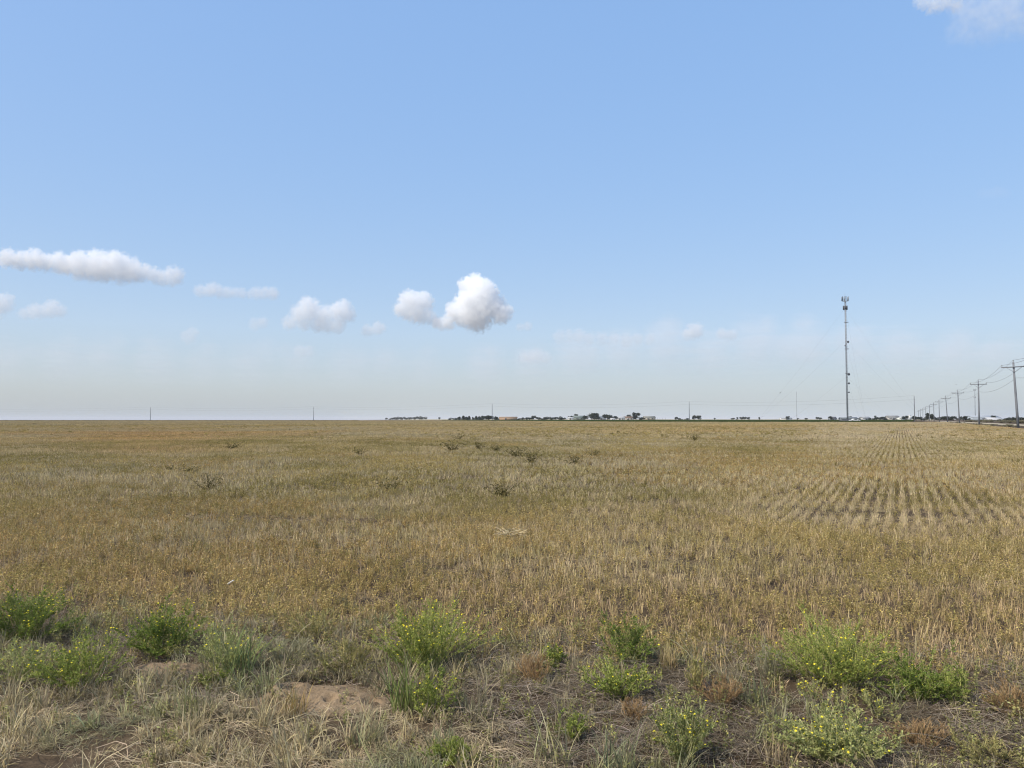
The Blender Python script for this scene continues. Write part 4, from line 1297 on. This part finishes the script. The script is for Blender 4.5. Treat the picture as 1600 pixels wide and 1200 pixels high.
# white car beside the compound
CB = at(1335, 326)
car = empty('parked_car', CB, 'low white car parked beside the fence of the guyed tower', 'car', rz=0.1)
bm = bmesh.new()
prof = [(-2.1, 0.35), (-2.15, 0.75), (-1.7, 0.85), (-1.1, 0.92), (-0.6, 1.35), (0.7, 1.38), (1.5, 0.95), (2.1, 0.88), (2.15, 0.4), (2.0, 0.3), (-1.95, 0.3)]
va = [bm.verts.new((x, -0.85, z)) for x, z in prof]; vb = [bm.verts.new((x, 0.85, z)) for x, z in prof]
bm.faces.new(va[::-1]); bm.faces.new(vb)
for k in range(len(prof)):
    bm.faces.new((va[k], va[(k + 1) % len(prof)], vb[(k + 1) % len(prof)], vb[k]))
bmesh.ops.recalc_face_normals(bm, faces=bm.faces)
me = bpy.data.meshes.new('body'); bm.to_mesh(me); bm.free(); me.materials.append(M_white)
o = bpy.data.objects.new('body', me); COL.objects.link(o); o.parent = car
for x in (-1.3, 1.35):
    for y in (-0.8, 0.8):
        q = Geo(); q.tube([(x, y - 0.1, 0.33), (x, y + 0.1, 0.33)], 0.33, 14); q.build('wheel', M_black, car)
q = Geo(); q.box((0.05, -0.855, 1.13), (1.1, 0.02, 0.3)); q.build('window', M_glass, car)


def mast(px, Y, py_top, w, label, tips):
    c = at(px, Y); H = top_z(py_top, Y) - c.z
    root = empty('radio_mast', c, label, 'mast')
    q = Geo()
    ls = [(w * math.cos(a_), w * math.sin(a_)) for a_ in (0.3, 2.4, 4.5)]
    for x, y in ls:
        q.tube([(x, y, 0), (x, y, H)], w * 0.22, 4)
    for k in range(24):
        for m in range(3):
            q.tube([(*ls[m], H * k / 24), (*ls[(m + 1) % 3], H * (k + 1) / 24)], w * 0.12, 4, caps=False)
    q.build('mast', M_steel, root)
    for f_, r_ in tips:
        for k in range(3):
            a_ = k * 2.094 + 0.5
            q = Geo(); q.box((r_ * math.cos(a_), r_ * math.sin(a_), H * f_), (0.4, 0.4, 2.2), a_); q.tube([(0, 0, H * f_), (r_ * math.cos(a_), r_ * math.sin(a_), H * f_)], 0.1, 4)
            q.build('antenna', M_steel, root)
    return root


mast(1245, 1500, 612, 0.42, 'thin pale mast on the horizon left of the guyed tower', [])
mast(1524, 900, 608, 0.4, 'thin pale mast between the second and third power poles from the right', [(0.98, 1.2), (0.74, 0.9)])

# ------------------------------------------------------------------ far trees and the farmstead
def tree_meshes(seed, kind):
    """unit tree: 1 m tall, 1 m wide crown; scaled by its thing"""
    r_ = np.random.default_rng(seed)
    t = Geo(); t.tube([(0, 0, -0.02), (0.01, 0, 0.2), (0.0, 0.01, 0.45)], [0.035, 0.028, 0.015], 6)
    for k in range(5):
        a_ = k * 1.3 + seed; t.tube([(0, 0, 0.22 + 0.04 * k), (0.2 * math.cos(a_), 0.2 * math.sin(a_), 0.5 + 0.05 * k)], [0.018, 0.007], 5)
    c = Geo()
    nb = {'round': 9, 'tall': 8, 'low': 7, 'conifer': 8}[kind]
    cen = []
    for k in range(nb):
        a_ = r_.uniform(0, 6.28)
        if kind == 'round':
            cen.append((0.27 * math.cos(a_), 0.27 * math.sin(a_), r_.uniform(0.32, 0.8), r_.uniform(0.15, 0.25)))
        elif kind == 'tall':
            cen.append((0.22 * math.cos(a_), 0.2 * math.sin(a_), r_.uniform(0.25, 0.9), r_.uniform(0.13, 0.2)))
        elif kind == 'low':
            cen.append((0.34 * math.cos(a_), 0.3 * math.sin(a_), r_.uniform(0.2, 0.75), r_.uniform(0.16, 0.26)))
        else:
            z = 0.1 + 0.85 * k / nb; cen.append((r_.normal(0, 0.06), r_.normal(0, 0.06), z, 0.5 * (1.08 - z)))
    for x, y, z, rr in cen:
        n = 190
        d = unit(r_.normal(0, 1, (n, 3))); p = np.array((x, y, z)) + d * (rr * r_.uniform(0.3, 1.05, (n, 1)))
        p[:, 2] = np.maximum(p[:, 2], 0.03)
        dd = unit(d + r_.normal(0, 0.7, (n, 3)))
        tone = np.repeat(r_.uniform(0.7, 1.3), n)[:, None] * r_.uniform(0.7, 1.3, (n, 1))
        c.leaves(p, dd, r_.uniform(0.05, 0.10, n), r_.uniform(0.02, 0.04, n), np.cross(dd, r_.normal(0, 1, (n, 3))), np.array((0.050, 0.062, 0.042))[None] * tone)
    return t.mesh('trunk', M_bark), c.mesh('crown', M_leaf)


ORD = ['first', 'second', 'third', 'fourth', 'fifth', 'sixth', 'seventh', 'eighth', 'ninth', 'tenth', 'eleventh', 'twelfth']

TREES = {k: [tree_meshes(10 * i + j, k) for j in range(3)] for i, k in enumerate(('round', 'tall', 'low', 'conifer'))}


def tree(px, w_px, py_top, Y, kind, label, group=None, name='tree'):
    c = at(px, Y); H = max(top_z(py_top, Y) - c.z, 0.8); w = w_px * Y / 1201.0 * 1.5; H *= 1.02
    root = empty(name, c, label, 'tree', group, rz=random.uniform(0, 6.28)); root.scale = (w, w, H)
    for nm, me in zip(('trunk', 'crown'), random.choice(TREES[kind])):
        o = bpy.data.objects.new(nm, me); COL.objects.link(o); o.parent = root
    return root


lg = '%s from the left in the farthest row of low hazy trees'
for ii, (px, w, py) in enumerate(sorted(((611, 5, 652), (617, 6, 651.5), (623, 7, 651), (629, 7, 651.3), (636, 7, 651.8), (643, 7, 651.5), (648, 6, 651), (655, 9, 650), (661, 8, 650.2)))):
    tree(px, w, py, 1900, 'low', lg % ORD[ii], 'far low tree row')
tree(604, 3, 652.5, 1700, 'round', 'tiny lone tree at the left end of the farthest low tree row')
tree(687, 3, 652, 1500, 'round', 'tiny lone tree between the low tree row and the dark tree row')
tree(705, 6, 652.5, 900, 'low', 'small olive bush-like tree, left of a pair before the dark tree row')
tree(711, 5, 652, 900, 'low', 'small olive bush-like tree, right of a pair before the dark tree row')
lg = '%s from the left in the dark tree row by the lone middle pole'
for ii, (px, w, py) in enumerate(sorted(((718, 7, 651), (724, 7, 649.5), (729, 6, 651), (733, 6, 650), (739, 4, 651.5), (744, 6, 650), (749, 6, 650.5), (754, 7, 649.5), (763, 12, 648.8), (760, 8, 650), (774, 6, 650.5), (777, 5, 651.5)))):
    tree(px, w, py, 820, 'conifer' if w < 8 else 'round', lg % ORD[ii], 'dark tree row by the lone pole')
shed('long_shed', 780, 808, 651.3, 860, (0.50, 0.34, 0.22), (0.46, 0.33, 0.23), 'long low tan building right of the dark tree row', 'shed', 12, 0.75, 1, 0)
lg = '%s from the left of the small dark trees between tan building and farm'
for ii, (px, w, py) in enumerate(sorted(((812, 8, 652.5), (820, 7, 651.5), (827, 6, 652), (834, 6, 649.5), (841, 6, 651.5), (848, 7, 652.2), (853, 6, 651.5), (859, 8, 649.8), (866, 6, 651.5), (873, 8, 650.5), (880, 6, 652)))):
    tree(px, w, py, 930, 'low' if w > 6 else 'round', lg % ORD[ii], 'small trees along the crop')
shed('white_shed', 887, 896, 651.8, 930, (0.72, 0.72, 0.70), (0.6, 0.6, 0.6), 'small white shed at the left end of the farm', 'shed', 5, 0.7, 1, 1)
shed('barn', 896, 913, 649.6, 945, (0.20, 0.23, 0.20), (0.24, 0.28, 0.26), 'long grey-green barn at the left of the farm', 'barn', 12, 0.6, 1, 2)
tree(900, 6, 647, 980, 'tall', 'small tree rising behind the grey-green barn')
tree(891, 6, 649.5, 960, 'round', 'small dark tree behind the small white shed')
tree(914, 7, 649, 930, 'round', 'dark tree at the right end of the grey-green barn')
tree(925, 16, 645.5, 920, 'round', 'largest round dark tree, in the middle of the farm')
tree(932, 9, 650, 915, 'low', 'low bush at the right foot of the largest round tree')
shed('barn', 934, 946, 650, 950, (0.30, 0.32, 0.34), (0.26, 0.29, 0.32), 'grey barn between two dark trees of the farm', 'barn', 12, 0.6, 1, 1)
tree(949, 11, 647, 920, 'round', 'round dark tree right of the grey barn')
tree(959, 11, 648.8, 925, 'low', 'wide low tree right of the grey barn')
shed('white_shed', 954, 960, 653.3, 900, (0.78, 0.78, 0.76), (0.7, 0.7, 0.7), 'tiny white shed in front of the wide low tree', 'shed', 4, 0.7, 1, 0)
shed('house', 963, 976, 651.5, 930, (0.74, 0.74, 0.72), (0.55, 0.55, 0.54), 'white house in the middle of the farm', 'house', 8, 0.65, 1, 2)
shed('house', 975, 990, 650.8, 950, (0.55, 0.52, 0.46), (0.24, 0.17, 0.13), 'house with a brown roof right of the white house', 'house', 9, 0.6, 1, 2)
tree(984, 7, 648, 970, 'round', 'dark tree behind the brown-roofed house')
tree(994, 11, 644.8, 920, 'tall', 'tallest tree, at the right end of the farm')
tree(1002, 9, 651, 915, 'low', 'low dark bush right of the tallest farm tree')
shed('long_shed', 1006, 1023, 650.2, 950, (0.42, 0.39, 0.32), (0.33, 0.33, 0.30), 'long olive-tan shed right of the farm trees', 'shed', 10, 0.65, 1, 2)
for k, px in enumerate((1027, 1031, 1035, 1040)):
    c = at(px, 940); q = Geo(); q.tube([(0, 0, -0.1), (0, 0, 3.0)], 0.12, 6); o = q.build('post', M_polewood); o.location = c
    o.name = 'wooden_post'; tag(o, '%s from the left of four thin posts right of the olive-tan shed' % ORD[k], 'post', 'posts beside the shed')
tree(1057, 5, 650.5, 1100, 'tall', 'small pointed far tree left of the right-hand lone pole')
tree(1063, 5, 652.5, 1100, 'low', 'tiny low bush just left of the right-hand lone pole')
tree(1073, 5, 652.5, 1100, 'low', 'tiny low bush beside the foot of the right-hand lone pole')
tree(1085, 6, 647.5, 900, 'tall', 'left of two dark trees right of the right-hand lone pole')
tree(1091, 7, 648.8, 900, 'round', 'right of two dark trees right of the right-hand lone pole')
lg = '%s from the left of the tiny horizon trees between farm and guyed tower'
for ii, (px, w, py) in enumerate(sorted(((1117, 3, 652.5), (1145, 5, 653), (1152, 3, 651.8), (1158, 4, 651.5), (1163, 5, 650.8), (1169, 4, 651.5), (1186, 3, 651.8), (1247, 3, 653.3), (1260, 4, 653), (1277, 4, 651.2), (1282, 4, 652.2)))):
    tree(px, w, py, 1300, 'round' if w > 3 else 'tall', lg % ORD[ii], 'tiny trees on the horizon')
shed('long_shed', 1219, 1236, 652.6, 1250, (0.72, 0.72, 0.70), (0.45, 0.46, 0.47), 'low white-walled shed under a small dark tree, far left of the guyed tower', 'shed', 10, 0.6, 0, 1)
tree(1231, 5, 649.8, 1240, 'round', 'small dark tree by the low white-walled shed')
tree(1297, 6, 650.5, 800, 'tall', 'small tree at the left end of the house left of the guyed tower')
shed('house', 1296, 1305, 651.3, 820, (0.33, 0.33, 0.33), (0.17, 0.17, 0.19), 'small dark-roofed house left of the guyed tower', 'house', 8, 0.55, 1, 1)
tree(1327, 6, 650.5, 800, 'round', 'small tree behind the foot of the guyed tower')
tree(1342, 5, 652.5, 800, 'low', 'low bush right of the white car')
shed('long_shed', 1345, 1357, 651.3, 850, (0.50, 0.50, 0.49), (0.38, 0.39, 0.40), 'grey-roofed shed right of the guyed tower', 'shed', 10, 0.6, 1, 1)
tree(1360, 5, 652.6, 800, 'low', 'left small dark bush right of the grey-roofed shed')
tree(1364, 4, 652.4, 800, 'low', 'right small dark bush right of the grey-roofed shed')
tree(1368, 4, 650, 820, 'tall', 'narrow tree left of the bluish-green trees')
tree(1375, 11, 651, 800, 'round', 'bluish-green rounded tree left of the grey-roofed house')
tree(1382, 6, 652, 800, 'low', 'bluish-green low tree beside the rounded one')
shed('house', 1385, 1403, 649.6, 800, (0.45, 0.42, 0.38), (0.30, 0.30, 0.29), 'wide grey-roofed house left of the distant power poles', 'house', 12, 0.5, 1, 2)
shed('white_shed', 1403, 1411, 651.7, 790, (0.70, 0.70, 0.62), (0.62, 0.62, 0.58), 'cream shed right of the wide grey-roofed house', 'shed', 8, 0.7, 1, 0)
tree(1414, 7, 649.3, 700, 'round', 'square dark tree left of the pale silo')
c = at(1421, 720)
silo = empty('silo', c, 'pale cylindrical silo left of the armless pole', 'silo')
q = Geo(); q.tube([(0, 0, 0), (0, 0, 4.4)], 1.5, 20); q.build('wall', M_white, silo, False)
q = Geo(); q.tube([(0, 0, 4.4), (0, 0, 5.3)], [1.56, 0.15], 20); q.build('roof', M_white, silo)
q = Geo(); q.box((0, -1.52, 1.0), (0.8, 0.1, 1.9)); q.build('door', M_steel, silo)
lg = '%s from the left of the dark trees behind the receding power poles'
for ii, (px, w, py, kd) in enumerate(sorted(((1428, 7, 649.8, 'round'), (1432, 6, 650.5, 'low'), (1437, 6, 650.8, 'round'), (1443, 6, 651.5, 'low'), (1447, 6, 650.5, 'round'), (1458, 6, 648.5, 'round'), (1464, 5, 652, 'low'), (1470, 9, 651, 'low'), (1475, 9, 650, 'round'), (1479, 7, 650.5, 'low')))):
    tree(px, w, py, 620, kd, lg % ORD[ii], 'trees behind the receding poles')
tree(1450, 7, 645.5, 560, 'tall', 'left of the two tallest trees behind the receding poles')
tree(1455, 6, 645, 560, 'tall', 'right of the two tallest trees behind the receding poles')
tree(1489, 8, 650, 600, 'round', 'round tree left of the third power pole from the right')
tree(1486, 5, 652, 600, 'low', 'low bush left of the third power pole from the right')
tree(1497, 4, 652, 600, 'low', 'low bush at the foot of the third power pole from the right')
tree(1505, 8, 649.8, 600, 'round', 'round tree right of the third power pole from the right')
tree(1512, 6, 652.5, 600, 'low', 'low bush at the left end of the long bluish building')
shed('warehouse', 1513, 1556, 649.6, 760, (0.40, 0.45, 0.49), (0.46, 0.50, 0.54), 'long bluish-grey metal building at the right', 'building', 14, 0.6, 2, 0)
shed('white_shed', 1540, 1563, 652.6, 560, (0.5, 0.51, 0.51), (0.68, 0.68, 0.68), 'low shed with a bright white roof in front of the bluish building', 'shed', 7, 0.35, 1, 0)
tree(1552, 6, 648.8, 640, 'round', 'dark tree at the right end of the long bluish building')

# scrub beyond the road
def shrub_mesh(seed):
    r_ = np.random.default_rng(seed); c = Geo()
    for k in range(9):
        a_ = r_.uniform(0, 6.28); rr = r_.uniform(0.2, 0.32); q_ = r_.uniform(0, 0.42)
        n = 110
        d = unit(r_.normal(0, 1, (n, 3))); d[:, 2] = np.abs(d[:, 2])
        p = np.array((q_ * math.cos(a_), q_ * math.sin(a_), r_.uniform(0.05, 0.55))) + d * (rr * r_.uniform(0.3, 1.0, (n, 1)))
        dd = unit(d + r_.normal(0, 0.6, (n, 3)))
        c.leaves(p, dd, r_.uniform(0.05, 0.12, n), r_.uniform(0.012, 0.03, n), np.cross(dd, r_.normal(0, 1, (n, 3))), lerp((0.17, 0.155, 0.10), (0.32, 0.285, 0.18), r_.random(n)) * r_.uniform(0.75, 1.2))
    t = Geo()
    for k in range(7):
        a_ = k * 0.9; t.tube([(0, 0, -0.02), (0.25 * math.cos(a_), 0.25 * math.sin(a_), 0.5)], [0.02, 0.008], 4)
    return t.mesh('stem', M_bark), c.mesh('foliage', M_leaf)


SHR = [shrub_mesh(k) for k in range(4)]


def shrub(x, y, w, h, label, group):
    root = empty('scrub_bush', (x, y, gz(x, y)), label, 'bush', group, rz=random.uniform(0, 6)); root.scale = (w, w, h)
    for nm, me in zip(('stem', 'foliage'), random.choice(SHR)):
        o = bpy.data.objects.new(nm, me); COL.objects.link(o); o.parent = root


for k in range(70):
    Y = 95 + 260 * (k / 70) ** 1.3 + random.uniform(-4, 4)
    x, y = lane(random.uniform(28, 44), Y)
    if 800 + 1201 * x / y < 1690:
        shrub(x, y, random.uniform(1.6, 3.2), random.uniform(0.8, 1.5), 'one of the grey-brown scrub bushes along the far side of the gravel road', 'scrub beyond the road')
for k in range(26):
    Y = 100 + 190 * (k / 26) + random.uniform(-4, 4)
    x, y = lane(random.uniform(14.5, 18.5), Y)
    shrub(x, y, random.uniform(0.8, 1.6), random.uniform(0.25, 0.5), 'one of the low weeds round the feet of the roadside poles', 'weeds along the pole line')
c = at(1577, 118); shrub(c.x, c.y, 2.4, 0.55, 'dark low bush left of the nearest power pole foot', 'dark bushes at the field edge')
c = at(1435, 250); shrub(c.x, c.y, 3.6, 0.6, 'dark low bush at the foot of the armless pole', 'dark bushes at the field edge')
lg = '%s from the left of the dark hedge trees behind the nearest power pole'
for ii, (px, w, py) in enumerate(sorted(((1573, 7, 651.8), (1580, 9, 651.5), (1587, 8, 650.5), (1595, 9, 650.5), (1603, 9, 651)))):
    tree(px, w, py, 330, 'low', lg % ORD[ii], 'hedge trees at the right edge')

# ------------------------------------------------------------------ birds
def bird(px, py, Y, span, label, perched=False):
    X = (px - 800) / 1201 * Y
    root = empty('bird', (X, Y, top_z(py, Y)), label, 'bird', rz=random.uniform(0, 6)); root.scale = (span,) * 3
    q = Geo(); q.tube([(0, -0.32, 0), (0, -0.22, 0.02), (0, 0, 0.01), (0, 0.25, 0.0), (0, 0.42, 0.0)], [0.01, 0.06, 0.09, 0.05, 0.03], 8)
    q.build('body', M_dark, root, True)
    for s_ in (-1, 1):
        q = Geo()
        z = 0.16 if not perched else -0.02; ww = 0.5 if not perched else 0.13
        q.add([(0.05 * s_, -0.12, 0.03), (0.05 * s_, 0.12, 0.03), (s_ * ww * 0.55, 0.14, z), (s_ * ww * 0.55, -0.1, z), (s_ * ww, 0.12, z * 0.6)], [(0, 1, 2, 3)])
        q.add([(s_ * ww * 0.55, -0.1, z), (s_ * ww * 0.55, 0.14, z), (s_ * ww, 0.12, z * 0.6)], [(0, 1, 2)])
        q.build('wing', M_dark, root)


bird(1220, 614, 120, 0.4, 'small dark bird in the air left of the guyed tower')
bird(1495, 601, 150, 0.42, 'small dark bird in the air above the third power pole from the right')
